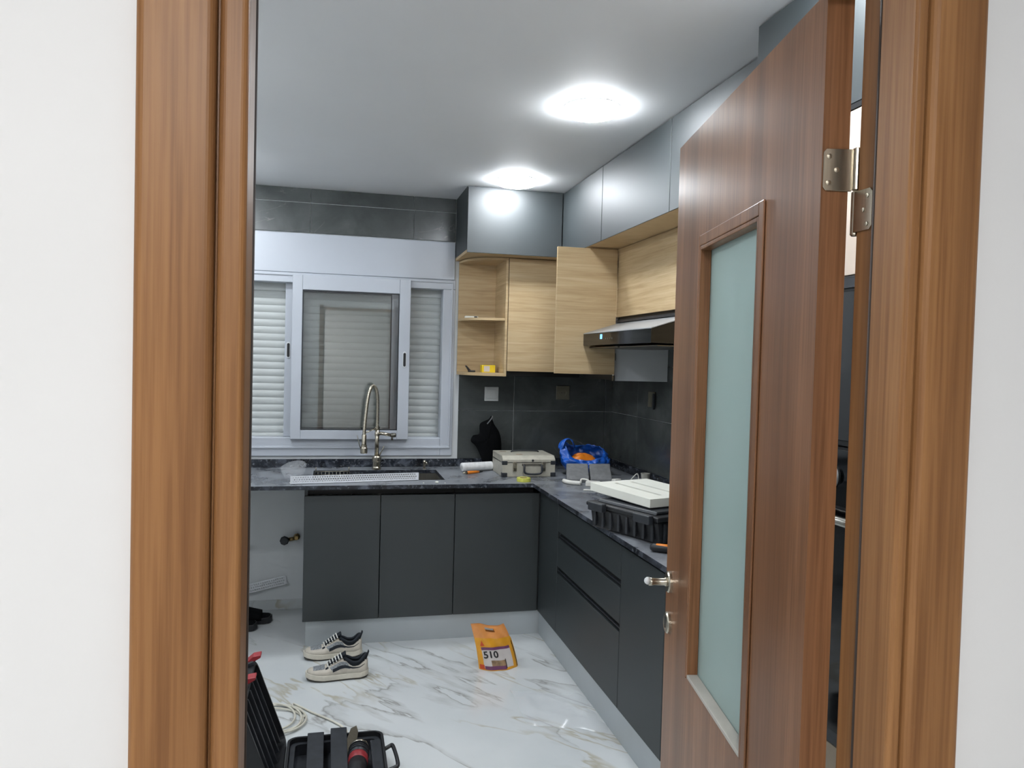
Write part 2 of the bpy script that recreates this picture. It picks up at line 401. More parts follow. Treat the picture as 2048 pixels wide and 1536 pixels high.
def sash(x0, x1, z0, z1, y, bl, br, bb, bt, hx, hz):
    m = MB(); T = .032
    m.box(x0, x0+bl, y, y+T, z0, z1); m.box(x1-br, x1, y, y+T, z0, z1); m.box(x0+bl, x1-br, y, y+T, z0, z0+bb); m.box(x0+bl, x1-br, y, y+T, z1-bt, z1)
    s = m.build('sash', MAT['pvc'], win, bevel=.003, seg=2)
    g = MB(); k = .006
    a0, a1, c0, c1 = x0+bl, x1-br, z0+bb, z1-bt
    g.box(a0, a0+k, y+.004, y+.02, c0, c1); g.box(a1-k, a1, y+.004, y+.02, c0, c1); g.box(a0+k, a1-k, y+.004, y+.02, c0, c0+k); g.box(a0+k, a1-k, y+.004, y+.02, c1-k, c1)
    g.build('gasket', MAT['black2'], s)
    B(a0+.002, a1-.002, y+.012, y+.016, c0+.002, c1-.002).build('pane', MAT['pane'], s)
    h = MB(); h.prism([(hx+p[0], hz+p[1]) for p in arc(0, .04, .012, 0, PI, 8)+arc(0, -.04, .012, PI, 2*PI, 8)], y-.004, y+.003, 'y'); h.build('sash_handle', MAT['white'], s, bevel=.001)
    h = MB(); h.prism([(hx+p[0], hz+p[1]) for p in arc(0, .036, .008, 0, PI, 8)+arc(0, -.036, .008, PI, 2*PI, 8)], y-.0052, y-.0042, 'y'); h.build('finger_slot', MAT['ink'], s)
sash(-2.135, -1.405, 1.079, 2.104, -.047, .061, .070, .058, .092, -1.437, 1.592)
sash(-2.180, -1.462, 1.089, 2.056, .033, .055, .055, .05, .045, -2.158, 1.634)
z = 1.062; first = None; k = 0
while z < 1.975:
    prof = [(.098-.0062*(1-((t-.5)*2)**2), z+.0443*t) for t in [i/6 for i in range(7)]]
    prof += [(.108, z+.0443), (.108, z)]
    if first is None:
        first = MB().prism([(p[0], p[1]-z) for p in prof], -.757, .757, 'x')
        first = first.build('shutter_slat', MAT['slat'], win, world=False); first.location = Vector((-1.925, 0, z)) - Vector((-1.9, 0, .97))
    else:
        o = first.copy(); COL.objects.link(o); o.parent = win; o.location = Vector((-1.925, 0, z)) - Vector((-1.9, 0, .97))
    z += .045
B(-2.682, -1.168, .094, .108, z, 2.105).build('shutter_top_slat', MAT['slat'], win, bevel=.003)
structure(B(-2.7, -1.12, .122, .13, .98, 2.36).build('wall_window_back', MAT['slat']))

# ------------------------------------------------------------------ door frame (hall side) and door leaf
def vboard(pts, name, mat, z1=2.23, parent=None, bevel=.0): return MB().prism(pts, 0, z1, 'z').build(name, mat, parent, bevel=bevel)
def rounded(x0, x1, y0, y1, r, n=5):
    return arc(x0+r, y0+r, r, PI, 1.5*PI, n)+arc(x1-r, y0+r, r, 1.5*PI, 2*PI, n)+[(x1, y1), (x0, y1)]
fr1 = thing('trim_1', None, None, (-2.03, -4.19, 0), kind='structure')
vboard(rounded(-2.080, -2.007, -4.204, YD0, .008), 'casing', MAT['walnut'], 2.27, fr1)
vboard(rounded(-2.0045, -1.9765, -4.199, -4.136, .007), 'jamb', MAT['walnut'], 2.19, fr1)
vboard([(-2.0345, -4.19), (-2.005, -4.19), (-2.005, -4.136), (-1.990, -4.136), (-1.990, -4.082), (-2.0345, -4.082)], 'jamb', MAT['walnut'], 2.19, fr1)
MB().tube([(-1.981, -4.130, 0), (-1.981, -4.130, 2.12)], .0062, 10).build('seal_strip', MAT['seal'], fr1, smooth=True)
fr2 = thing('trim_2', None, None, (-1.15, -4.19, 0), kind='structure')
vboard(rounded(-1.186, -1.103, -4.204, YD0, .012), 'casing', MAT['walnut'], 2.27, fr2)
vboard(rounded(-1.207, -1.1885, -4.199, -4.136, .006), 'jamb', MAT['walnut'], 2.19, fr2)
vboard([(-1.1885, -4.19), (-1.1505, -4.19), (-1.1505, -4.082), (-1.192, -4.082), (-1.192, -4.136), (-1.1885, -4.136)], 'jamb', MAT['walnut'], 2.19, fr2)
MB().tube([(-1.2, -4.131, 0), (-1.2, -4.131, 2.12)], .0056, 10).build('seal_strip', MAT['seal'], fr2, smooth=True)
fr3 = thing('trim_3', None, None, (-1.6, -4.19, 2.12), kind='structure')
B(-2.079, -1.104, -4.203, YD0, 2.19, 2.27).build('casing', MAT['walnut'], fr3, bevel=.004)
B(-2.034, -1.151, -4.19, -4.082, 2.135, 2.164).build('jamb', MAT['walnut'], fr3)

TH80 = math.radians(79.1); DL, DT, DZ = .79, .038, 2.122
door = thing('door_1', None, None, (-1.235, -4.060, .008), TH80, kind='structure')
gx0, gx1, gz0, gz1 = .231, .582, .924, 1.856
def dbuild(mb, name, mat, parent=door, **kw): return mb.build(name, mat, parent, world=False, **kw)
lf = MB(); zz = DZ-.008
lf.box(0, gx0, -DT, 0, 0, zz); lf.box(gx1, DL, -DT, 0, 0, zz); lf.box(gx0, gx1, -DT, 0, 0, gz0-.008); lf.box(gx0, gx1, -DT, 0, gz1-.008, zz)
leaf = dbuild(lf, 'door_leaf', MAT['walnut2'], weld=.0001)
a0, a1, c0, c1 = gx0, gx1, gz0-.008, gz1-.008
def bead(y0, y1, wd, name, ov):
    for k, (p, q, s0, s1) in enumerate(((a0-ov, a0+wd, c0-ov, c1+ov), (a1-wd, a1+ov, c0-ov, c1+ov), (a0+wd, a1-wd, c0-ov, c0+wd), (a0+wd, a1-wd, c1-wd, c1+ov))):
        dbuild(B(p, q, y0, y1, s0, s1), name, MAT['sill'] if (k == 2 and y1 > -.01) else MAT['walnut2'], bevel=.0015, seg=2)
bead(-.0205, .0035, .008, 'glazing_bead', .0); bead(-DT-.004, -.0255, .008, 'glazing_bead', .0)
for (p, q, s0, s1) in ((a0-.023, a0-.0005, c0-.004, c1+.024), (a1+.0005, a1+.006, c0-.004, c1+.024), (a0, a1, c1+.0005, c1+.024)):
    dbuild(B(p, q, .0003, .0040, s0, s1), 'moulding', MAT['walnut2'], bevel=.0018, seg=2)
dbuild(B(a0+.002, a1-.002, -.025, -.021, c0+.002, c1-.002), 'pane', MAT['frost'])
# rosettes with the lever stub, lower escutcheon with keyhole
for (hx, hz) in ((.752, 1.083), (.752, .985)):
    ro = dbuild(MB().lathe([(.0255, 0), (.0255, .006), (.0225, .009), (.012, .0095)], (hx, 0, hz-.008), 'y', 28), 'rosette', MAT['chrome'], smooth=False)
    if hz > 1.05:
        dbuild(MB().lathe([(.0105, .009), (.0105, .012), (.0085, .015), (.0085, .040), (.0095, .044), (.0095, .052)], (hx, 0, hz-.008), 'y', 20), 'handle_neck', MAT['chrome'], ro, smooth=True)
        dbuild(MB().lathe([(.0085, .050), (.009, .056), (.006, .061), (.002, .063)], (hx, 0, hz-.006), 'y', 16), 'handle_cap', MAT['white'], ro, smooth=True)
    else:
        dbuild(B(hx-.003, hx+.003, .0092, .0102, hz-.02, hz+.006), 'keyhole', MAT['ink'], ro)
    r2 = dbuild(MB().lathe([(.0255, 0), (.0255, -.006), (.0225, -.009), (.012, -.0095)], (hx, -DT, hz-.008), 'y', 28), 'rosette', MAT['chrome'])
# flag hinges: upper plate on the leaf edge, lower plate on the jamb
dm = ROOT[door.name].inverted()
for hz in (1.848, .25):
    pl = MB()
    poly = [(-.002-.0035, 0.0), (-.0015, .005), (-.0015, .053), (-.0055, .058), (-DT-.004, .058), (-DT-.004, 0.0)]
    pl.prism([(p[0], p[1]+hz-.008) for p in poly], -.0028, -.0002, 'x')
    hg = dbuild(pl, 'hinge', MAT['chrome'], bevel=.0006)
    for (sy, sz) in ((-.009, .047), (-.009, .011), (-.020, .029)):
        dbuild(MB().lathe([(.0036, -.0028), (.0036, -.0036), (.001, -.0042)], (0, sy, sz+hz-.008), 'x', 10), 'screw', MAT['pinky'], hg)
    ax, ay = -1.1895, -4.0735
    kn = MB().lathe([(.003, 0), (.0058, .002), (.0058, .058), (.005, .059)], (ax, ay, hz), 'z', 16)
    kn.build('hinge_knuckle', MAT['chrome'], hg, smooth=False)
    kn = MB().lathe([(.004, -.062), (.0058, -.060), (.0058, -.002), (.005, -.001)], (ax, ay, hz), 'z', 16)
    kn.build('hinge_knuckle', MAT['chrome'], hg, smooth=False)
    jp = MB().prism([(p[0], p[1]+hz) for p in [(ay, -.058), (ay, -.002), (-4.108, -.002), (-4.113, -.007), (-4.113, -.053), (-4.108, -.058)]], -1.1942, -1.1922, 'x')
    jp.build('hinge_plate', MAT['chrome'], hg, bevel=.0005)
    for (sy, sz) in ((-4.104, -.012), (-4.096, -.03), (-4.104, -.05)):
        MB().lathe([(.003, -.0022), (.003, -.003), (.001, -.0034)], (-1.1922, sy, hz+sz), 'x', 10).build('screw', MAT['pinky'], hg)

# ------------------------------------------------------------------ kitchen carcasses
DF = .687           # front plane of the base units
def panel_door(name, parent, box, mat, bevel=.0015): return B(*box).build(name, mat, parent, bevel=bevel)
GRP_B = 'dark base cabinets'
# sink base, two doors
c = thing('base_cabinet', 'dark grey two-door base cabinet under the sink', 'cabinet', (-1.605, -.35, 0))
bm_ = MB().box(-2.022, -2.004, -.667, -.02, .14, .876); bm_.box(-1.208, -1.19, -.667, -.02, .14, .835); bm_.box(-2.004, -1.208, -.667, -.02, .14, .158); bm_.box(-2.004, -1.208, -.028, -.02, .158, .6)
bm_.build('body', MAT['anth'], c)
B(-2.018, -1.19, -.640, -.60, .835, .876).build('grip_profile', MAT['gola'], c)
panel_door('cabinet_door', c, (-2.022, -1.6115, -DF, -.669, .141, .835), MAT['anth'])
panel_door('cabinet_door', c, (-1.6075, -1.1925, -DF, -.669, .141, .835), MAT['anth'])
c = thing('base_cabinet', 'single-door dark grey base cabinet in the inner corner of the counters', 'cabinet', (-.95, -.35, 0))
B(-1.19, -.669, -.667, -.02, .14, .835).build('body', MAT['anth'], c)
B(-1.188, -.72, -.640, -.60, .835, .876).build('grip_profile', MAT['gola'], c)
panel_door('cabinet_door', c, (-1.1885, -.692, -DF, -.669, .141, .835), MAT['anth'])
B(-DF, -.670, -1.055, -.689, .141, .876).build('filler_panel', MAT['anth'], c, bevel=.001)
# drawers
c = thing('drawer_unit', 'dark grey drawer unit with three drawers and black grip grooves', 'drawers', (-.35, -1.52, 0))
B(-.667, -.02, -1.983, -1.058, .14, .876).build('body', MAT['gola'], c)
def grip(parent, y0, y1, z0, z1):
    B(-.6745, -.668, y0, y1, z0, z1).build('grip_profile', MAT['gola'], parent)
    B(-.683, -.6746, y0, y1, z0+.012, z0+.016).build('grip_lip', MAT['black2'], parent)
for (z0, z1) in ((.691, .835), (.502, .655), (.141, .467)):
    panel_door('drawer_front', c, (-DF, -.669, -1.981, -1.058, z0, z1), MAT['anth'])
for (z0, z1) in ((.836, .876), (.6555, .6905), (.4675, .5015)): grip(c, -1.981, -1.058, z0, z1)
# side frame strip between corner filler and drawers
c = thing('base_cabinet', 'dark grey base cabinet behind the open door handle', 'cabinet', (-.35, -2.42, 0))
B(-.667, -.02, -2.862, -1.985, .14, .876).build('body', MAT['gola'], c)
panel_door('cabinet_door', c, (-DF, -.669, -2.422, -1.986, .141, .835), MAT['anth'])
panel_door('cabinet_door', c, (-DF, -.669, -2.860, -2.426, .141, .835), MAT['anth'])
grip(c, -2.86, -1.986, .836, .876)
tag(B(-2.005, -.66, -.672, -.655, 0, .138).build('plinth', MAT['alu'], bevel=.001), 'silver plinth strip along the floor under the sink cabinets', 'plinth')
tag(B(-.675, -.658, -2.86, -.674, 0, .138).build('plinth', MAT['alu'], bevel=.001), 'silver plinth strip along the floor under the drawers', 'plinth')

# ------------------------------------------------------------------ worktop with sink cut-out
SX0, SX1, SY0, SY1 = -1.985, -1.235, -.575, -.165
wt = thing('worktop', 'L-shaped dusty black granite worktop', 'worktop', (-1.2, -.4, .878))
m = MB()
m.prism([(XL+.002, -.742), (SX0, -.742), (SX0, -.002), (XL+.002, -.002)], .878, .90, 'z')
m.prism([(SX0, -.742), (SX1, -.742), (SX1, SY0), (SX0, SY0)], .878, .90, 'z')
m.prism([(SX0, SY1), (SX1, SY1), (SX1, -.002), (SX0, -.002)], .878, .90, 'z')
m.prism([(SX1, -.742), (-.747, -.742), (-.747, -2.862), (-.002, -2.862), (-.002, -.002), (SX1, -.002)], .878, .90, 'z')
m.build('slab', MAT['granite'], wt)
B(XL+.002, -.002, -.024, -.0095, .9, .952).build('upstand', MAT['graniteup'], wt, bevel=.0015)
B(-.024, -.0095, -2.86, -.0245, .9, .952).build('upstand', MAT['graniteup'], wt, bevel=.0015)
# sink
sk = thing('kitchen_sink', 'double-bowl stainless sink set into the dusty worktop', 'sink', (-1.61, -.37, .7))
def bowl(x0, x1, y0, y1, zb, name):
    m = MB(); t = .003
    m.box(x0, x1, y0, y1, zb, zb+t); m.box(x0, x0+t, y0, y1, zb+t, .877); m.box(x1-t, x1, y0, y1, zb+t, .877); m.box(x0+t, x1-t, y0, y0+t, zb+t, .877); m.box(x0+t, x1-t, y1-t, y1, zb+t, .877)
    o = m.build(name, MAT['steel'], sk)
    MB().lathe([(.04, .0), (.04, .004), (.03, .002)], ((x0+x1)/2, (y0+y1)/2, zb+t+.0002), 'z', 20).build('drain', MAT['steeld'], o)
bowl(SX0-.004, -1.768, SY0-.004, SY1+.004, .72, 'bowl'); bowl(-1.752, SX1+.004, SY0-.004, SY1+.004, .70, 'bowl')
B(-1.768, -1.752, SY0, SY1, .85, .8765).build('divider', MAT['steel'], sk)
rk = thing('drain_rack', 'dark wire drain rack in the left sink bowl', 'rack', (-1.875, -.3, .87))
m = MB(); m.tube([(-1.978, -.19, .897), (-1.772, -.19, .897), (-1.772, -.42, .897), (-1.978, -.42, .897)], .004, 8, closed=True); m.build('rim', MAT['steeld'], rk, smooth=True)
for i in range(9):
    x = -1.97+.022*i+.01
    MB().tube([(x, -.192, .895), (x, -.195, .83), (x, -.415, .83), (x, -.418, .895)], .0022, 6).build('wire', MAT['steeld'], rk, smooth=True)
for x in (-1.972, -1.775): MB().tube([(x, -.20, .901), (x, -.20, .925)], .003, 6).build('peg', MAT['chrome'], rk, smooth=True)

# ------------------------------------------------------------------ faucet
fc = thing('kitchen_faucet', 'tall brushed nickel spring faucet with pull-down spray head', 'faucet', (-1.614, -.135, .9))
fx, fy = -1.614, -.135
def fb(m, n, mat='chrome', smooth=True, parent=None): return m.build(n, MAT[mat], parent or fc, smooth=smooth)
fx = -1.605
fb(MB().lathe([(.029, 0), (.029, .012), (.0255, .02), (.0255, .05), (.0285, .054), (.0285, .078), (.022, .086)], (fx, fy, .9), 'z', 24), 'base', smooth=False)
fb(MB().lathe([(.0138, .085), (.0138, .262)], (fx, fy, .9), 'z', 20), 'column')
for zc_ in (1.155, 1.112): fb(MB().lathe([(.0175, .0), (.0175, .014)], (fx, fy, zc_), 'z', 20), 'collar', smooth=False)
hose = smooth_path([(fx, -.135, 1.165), (fx, -.138, 1.243), (-1.607, -.145, 1.337), (-1.616, -.155, 1.397), (-1.636, -.17, 1.425), (-1.654, -.185, 1.410), (-1.669, -.2, 1.354), (-1.680, -.215, 1.263), (-1.688, -.23, 1.163), (-1.689, -.235, 1.115)], 5)
fb(MB().tube(hose, .0108, 12), 'hose')
coil = []; hv = [Vector(p) for p in hose]; NC = 46*9
for i in range(NC):
    t = i/(NC-1)*(len(hv)-1.001); k = int(t); p = hv[k].lerp(hv[k+1], t-k); d = (hv[k+1]-hv[k]).normalized()
    n = d.cross(Vector((.75, -.66, .02))).normalized(); b = d.cross(n); a = 2*PI*i/9
    coil.append(p + .0108*(math.cos(a)*n+math.sin(a)*b))
fb(MB().tube(coil, .0014, 5), 'spring')
hx, hy = -1.689, -.235
fb(MB().lathe([(.0115, .005), (.0145, 0), (.0145, -.055), (.0155, -.060)], (hx, hy, 1.125), 'z', 20), 'spray_body')
fb(MB().lathe([(.0185, .0), (.0185, -.012), (.0225, -.018), (.0225, -.046), (.0195, -.050)], (hx, hy, 1.064), 'z', 22), 'spray_head', smooth=False)
fb(MB().tube([(fx, fy, 1.162), (fx-.04, fy-.05, 1.150), (hx+.008, hy+.010, 1.140)], .0035, 8), 'holder_arm')
fb(MB().tube([(hx-.020, hy, 1.045), (hx-.026, hy, 1.06), (hx-.042, hy+.003, 1.125)], [.0035, .003, .0022], 8), 'spray_lever', 'steeld')
fb(MB().tube([(fx+.008, fy, 1.128), (fx+.04, fy-.005, 1.125), (fx+.085, fy-.012, 1.117)], [.0115, .011, .0105], 14), 'side_spout')
fb(MB().lathe([(.011, 0), (.0135, .004), (.0135, .03), (.010, .034)], (fx+.083, fy-.012, 1.117), 'x', 16), 'spout_cap', 'steeld')
fb(MB().tube([(fx+.092, fy-.012, 1.112), (fx+.092, fy-.014, 1.085)], [.007, .006], 10), 'spout_outlet', 'steeld')
fb(MB().tube([(fx+.014, fy-.01, .985), (fx+.03, fy-.02, 1.02), (fx+.043, fy-.026, 1.05)], [.005, .0035, .0025], 8), 'lever', 'chrome')
sp = thing('soap_dispenser', 'small metal soap pump behind the right sink bowl', 'dispenser', (-1.303, -.128, .9))
MB().lathe([(.013, 0), (.013, .004), (.008, .008), (.008, .028)], (-1.303, -.128, .9), 'z', 18).build('collar', MAT['chrome'], sp)
MB().lathe([(.011, .028), (.0115, .048), (.009, .055)], (-1.303, -.128, .9), 'z', 18).build('pump', MAT['chrome'], sp)
MB().tube([(-1.303, -.128, .945), (-1.292, -.145, .943), (-1.288, -.152, .932)], .004, 8).build('nozzle', MAT['chrome'], sp, smooth=True)

# ------------------------------------------------------------------ upper cabinets
UX, UY, UZ = -.5245, -.4466, 2.245
c = thing('upper_cabinet', 'dark grey ceiling cabinet above the open oak corner shelf', 'cabinet', (-.82, -.2, UZ))
B(-1.117, -.42, UY+.022, -.01, UZ+.017, ZC-.002).build('body', MAT['anth'], c)
B(-1.117, -.42, UY+.003, -.01, UZ-.001, UZ+.0165).build('bottom_panel', MAT['oak'], c)
B(-1.1165, UX-.004, UY, UY+.018, UZ, ZC-.012).build('cabinet_door', MAT['anth'], c, bevel=.0015)
names = ['dark grey ceiling cabinet in the far right corner', 'dark grey ceiling cabinet above the cooker hood', 'dark grey ceiling cabinet beside the tall oven cabinet']
for (y0, y1, lb) in ((-1.150, UY-.0, names[0]), (-1.990, -1.153, names[1]), (-2.858, -1.993, names[2])):
    c = thing('upper_cabinet', lb, 'cabinet', (-.26, (y0+y1)/2, UZ))
    yb = min(y1, UY-.001)
    B(UX+.022, -.010, y0+.001, yb-.001, UZ+.017, ZC-.002).build('body', MAT['anth'], c)
    B(UX+.003, -.010, y0, yb, UZ-.001, UZ+.0165).build('bottom_panel', MAT['oak'], c)
    B(UX, UX+.018, y0+.001, yb-.001, UZ, ZC-.010).build('cabinet_door', MAT['anth'], c, bevel=.0012)
# oak open shelf with rounded ends
c = thing('corner_shelf', 'open oak shelf unit with rounded shelves beside the window', 'shelf', (-.97, -.16, 1.505))
sx0, sx1, sd = -1.092, -.846, .315
B(sx0, sx1, -.024, -.0095, 1.505, 2.24).build('back_panel', MAT['oak'], c)
B(sx1+.0005, -.8305, -.330, -.0095, 1.505, 2.242).build('side_panel', MAT['oak'], c, bevel=.001)
def qshelf(z0, z1, nm):
    pts = [(sx1, -.0245), (sx0, -.0245)] + [(sx1-(sx1-sx0)*math.cos(t), -.0245-.30*math.sin(t)**.8) for t in [PI/2*i/14 for i in range(1, 15)]]
    MB().prism(pts, z0, z1, 'z').build(nm, MAT['oak'], c)
qshelf(1.852, 1.868, 'shelf_board'); qshelf(1.5055, 1.524, 'shelf_board')
qshelf(2.226, 2.241, 'shelf_board')
# oak door unit
c = thing('wall_cabinet', 'oak wall cabinet with closed door beside the open shelf', 'cabinet', (-.6, -.17, 1.505))
B(-.829, -.345, -.309, -.0095, 1.507, 2.242).build('body', MAT['gola'], c)
B(-.8265, -.352, -.330, -.312, 1.538, 2.240).build('cabinet_door', MAT['oak'], c, bevel=.001)
# corner unit with open door and white inside wall
c = thing('wall_cabinet', 'oak corner wall cabinet with its door swung open', 'cabinet', (-.17, -.62, 1.505))
B(-.322, -.0095, -.887, -.335, 1.507, 2.242).build('body', MAT['gola'], c)
B(-.340, -.0095, -.905, -.8885, 1.505, 2.242).build('side_panel', MAT['white'], c, bevel=.001)
B(-.697, -.349, -.943, -.925, 1.540, 2.236).build('cabinet_door', MAT['oak'], c, bevel=.001)
for zz_ in (1.62, 2.14): B(-.362, -.335, -.924, -.9, zz_, zz_+.04).build('door_hinge', MAT['steel'], c)
B(-.348, -.341, -.930, -.906, 1.505, 1.536).build('metal_clip', MAT['chrome'], c)
# unit above the hood
c = thing('wall_cabinet', 'short oak wall cabinet above the cooker hood', 'cabinet', (-.17, -1.39, 1.83))
B(-.320, -.0095, -1.874, -.907, 1.832, 2.242).build('body', MAT['gola'], c)
B(-.340, -.322, -1.872, -.909, 1.862, 2.242).build('cabinet_door', MAT['oak'], c, bevel=.001)
B(-.338, -.3205, -1.872, -.909, 1.832, 1.846).build('grip_profile', MAT['black2'], c)
c = thing('wall_cabinet', 'oak wall cabinet behind the open wooden door', 'cabinet', (-.17, -2.37, 1.505))
B(-.320, -.0095, -2.858, -1.876, 1.507, 2.242).build('body', MAT['gola'], c)
for (y0, y1) in ((-2.366, -1.878), (-2.857, -2.370)): B(-.340, -.322, y0, y1, 1.538, 2.240).build('cabinet_door', MAT['oak'], c, bevel=.001)
B(-.339, -.0095, -1.8758, -1.8746, 1.507, 1.831).build('side_panel', MAT['white'], c)

# ------------------------------------------------------------------ cooker hood
hd = thing('cooker_hood', 'slim black cooker hood with sloping steel top', 'hood', (-.27, -1.39, 1.69))
y0, y1 = -1.870, -.910
MB().prism([(-.528, 1.760), (-.528, 1.698), (-.0095, 1.690), (-.0095, 1.8285), (-.318, 1.8285)], y0+.004, y1-.004, 'y').build('body', MAT['bglass'], hd)
MB().prism([(-.5365, 1.7605), (-.5365, 1.7645), (-.323, 1.8315), (-.323, 1.8285)], y0, y1, 'y').build('top_plate', MAT['hoodtop'], hd)
B(-.536, -.5285, y0, y1, 1.697, 1.7595).build('front_panel', MAT['bglass'], hd, bevel=.0008)
B(-.5366, -.5362, -1.245, -1.215, 1.728, 1.752).build('display', MAT['blueled'], hd)
for k in range(2):
    ya = -1.86+.48*k
    fl = B(-.50, -.12, ya, ya+.455, 1.684, 1.6885).build('grease_filter', MAT['steeld'], hd)
for k in range(4): MB().lathe([(.004, 0), (.004, -.0012)], (-.5362, -1.30-.03*k, 1.728), 'x', 12).build('button', MAT['steel'], hd)

# ------------------------------------------------------------------ tall oven cabinet seen in the hinge gap
tl = thing('tall_cabinet', 'tall dark cabinet with oak niche front beside the doorway', 'cabinet', (-.33, -3.3, 0))
TX, ty0, ty1 = -.645, -3.78, -2.865
B(TX+.02, -.0105, ty0, ty1, .14, ZC-.003).build('body', MAT['anth'], tl)
B(TX, TX+.018, ty0, ty1, 2.262, ZC-.008).build('cabinet_door', MAT['anth'], tl, bevel=.001)
B(TX-.002, TX+.018, ty0, ty1, 2.246, 2.259).build('grip_profile', MAT['gola'], tl)
B(TX, TX+.018, ty0, ty1, 1.836, 2.244).build('front_panel', MAT['oaklit'], tl, bevel=.001)  # niche front: oak, with the light on it put into a brighter colour
B(TX, TX+.018, ty0, ty1, .145, .655).build('drawer_front', MAT['drawer'], tl, bevel=.001)
B(TX+.05, TX+.065, ty0, ty1, 0, .138).build('plinth', MAT['alu'], tl)
ov = thing('built_in_microwave', 'black glass built-in microwave above the oven', 'microwave', (-.5, -3.3, 1.41))
B(TX-.004, TX+.0195, ty0+.05, ty1-.05, 1.412, 1.833).build('frame', MAT['black'], ov, bevel=.001)
B(TX-.010, TX-.0045, ty0+.06, ty1-.06, 1.425, 1.795).build('door_glass', MAT['bglass'], ov, bevel=.001)
B(TX-.012, TX-.0045, ty0+.06, ty1-.06, 1.803, 1.826).build('vent_strip', MAT['black2'], ov)
ov = thing('built_in_oven', 'black built-in oven with chrome ringed knob and bar handle', 'oven', (-.5, -3.3, .67))
B(TX-.004, TX+.0195, ty0+.05, ty1-.05, .662, 1.408).build('frame', MAT['black'], ov, bevel=.001)
B(TX-.012, TX-.0045, ty0+.052, ty1-.052, 1.262, 1.402).build('control_panel', MAT['bglass'], ov, bevel=.001)
B(TX-.014, TX-.0045, ty0+.052, ty1-.052, .70, 1.255).build('door_glass', MAT['bglass'], ov, bevel=.001)
B(TX-.010, TX-.0045, ty0+.052, ty1-.052, .665, .697).build('vent_strip', MAT['black2'], ov)
for yk in (-3.308, -3.55, -3.08):
    kb = MB().lathe([(.024, 0), (.022, -.022), (.018, -.024)], (TX-.0125, yk, 1.332), 'x', 24).build('knob', MAT['black'], ov)
    MB().tube([(TX-.0145, yk+.030*math.cos(a), 1.332+.030*math.sin(a)) for a in [2*PI*i/28 for i in range(28)]], .0036, 8, closed=True).build('knob_ring', MAT['ltgrey'], kb, smooth=True)
MB().tube([(TX-.05, ty0+.12, 1.236), (TX-.05, ty1-.12, 1.236)], .011, 14).build('handle', MAT['steel'], ov, smooth=True)
for yk in (ty0+.16, ty1-.16): MB().tube([(TX-.05, yk, 1.236), (TX-.014, yk, 1.236)], .007, 10).build('handle_post', MAT['steel'], ov)

# ------------------------------------------------------------------ ceiling lamps
def lamp(x, y, label, mat, r=.112, group=None):
    t = thing('ceiling_light', label, 'light', (x, y, ZC), group=group)
    MB().lathe([(r+.003, 0), (r+.003, -.005), (r, -.006)], (x, y, ZC-.0005), 'z', 24).build('rim', MAT['white'], t)
    MB().lathe([(r, -.0061), (r, -.022), (r*.95, -.028), (r*.8, -.034), (r*.5, -.038), (.004, -.040)], (x, y, ZC-.0005), 'z', 24).build('diffuser', mat, t, smooth=True)
lamp(-.877, -1.99, 'larger round ceiling light, nearest of the two lit lamps', LAMPM)
lamp(-.875, -.665, 'round ceiling light just in front of the far corner cabinets', LAMPM)
G = 'kitchen ceiling lights out of view'
for (x, y) in ((-.877, -3.32), (-2.62, -.665), (-2.62, -1.99), (-2.62, -3.32)): lamp(x, y, 'round kitchen ceiling light outside the picture', LAMPM, group=G)
lamp(-2.25, -6.2, 'round hall ceiling light behind the viewer', HALLM, r=.22)

# ------------------------------------------------------------------ wall plates
def plate(x, z, label, mat, sock):
    t = thing('socket_plate' if sock else 'light_switch', label, 'socket' if sock else 'switch', (x, -.012, z-.047))
    B(x-.047, x+.047, -.0175, -.0092, z-.047, z+.047).build('plate', mat, t, bevel=.003, seg=2)
    if sock:
        MB().lathe([(.030, -.0176), (.030, -.0186), (.024, -.0186), (.022, -.0178)], (x, 0, z), 'y', 28).build('socket_ring', mat, t)
        for dx in (-.0095, .0095): MB().lathe([(.0026, -.0188), (.0026, -.0189)], (x+dx, 0, z), 'y', 8).build('pin_hole', MAT['ink'], t)
    else:
        B(x-.03, x+.03, -.0215, -.0176, z-.03, z+.03).build('rocker', mat, t, bevel=.004, seg=2)
plate(-.855, 1.380, 'white square light switch on the dark tiles', MAT['ltgrey'], False)
khk = plain('bronze_plate', rgb(112, 108, 92), .4)
plate(-.362, 1.396, 'bronze socket plate on the back wall tiles', khk, True)
t = thing('socket_plate', 'bronze socket plate on the right wall under the hood', 'socket', (-.012, -.70, 1.34))
B(-.0175, -.0092, -.748, -.652, 1.345, 1.439).build('plate', khk, t, bevel=.003, seg=2)
MB().lathe([(.030, -.0176), (.030, -.0186), (.024, -.0186), (.022, -.0178)], (0, -.70, 1.392), 'x', 28).build('socket_ring', khk, t)
B(-.034, -.0188, -.765, -.751, 1.335, 1.43).build('cover_flap', MAT['black2'], t, bevel=.002)

# ------------------------------------------------------------------ things on the corner shelf
t = thing('yellow_box', 'small yellow box on the bottom board of the oak shelf', 'box', (-.917, -.16, 1.5245))
B(-.958, -.872, -.19, -.13, 1.5245, 1.572).build('carton', MAT['yel'], t, bevel=.001)
B(-.945, -.908, -.1908, -.1901, 1.530, 1.566).build('label_print', MAT['label'], t)
t = thing('black_clip', 'small black clip lying left of the yellow box', 'clip', (-1.03, -.15, 1.5245))
MB().prism([(-1.062, 1.566), (-1.052, 1.566), (-1.022, 1.534), (-1.03, 1.526), (-1.036, 1.528)], -.16, -.14, 'y').build('upper_jaw', MAT['black'], t, bevel=.002)
B(-1.04, -.995, -.165, -.135, 1.5247, 1.536).build('lower_jaw', MAT['black'], t, bevel=.003)
t = thing('sensor_strip', 'white plastic strip with a black end on the middle shelf', 'device', (-1.02, -.14, 1.868))
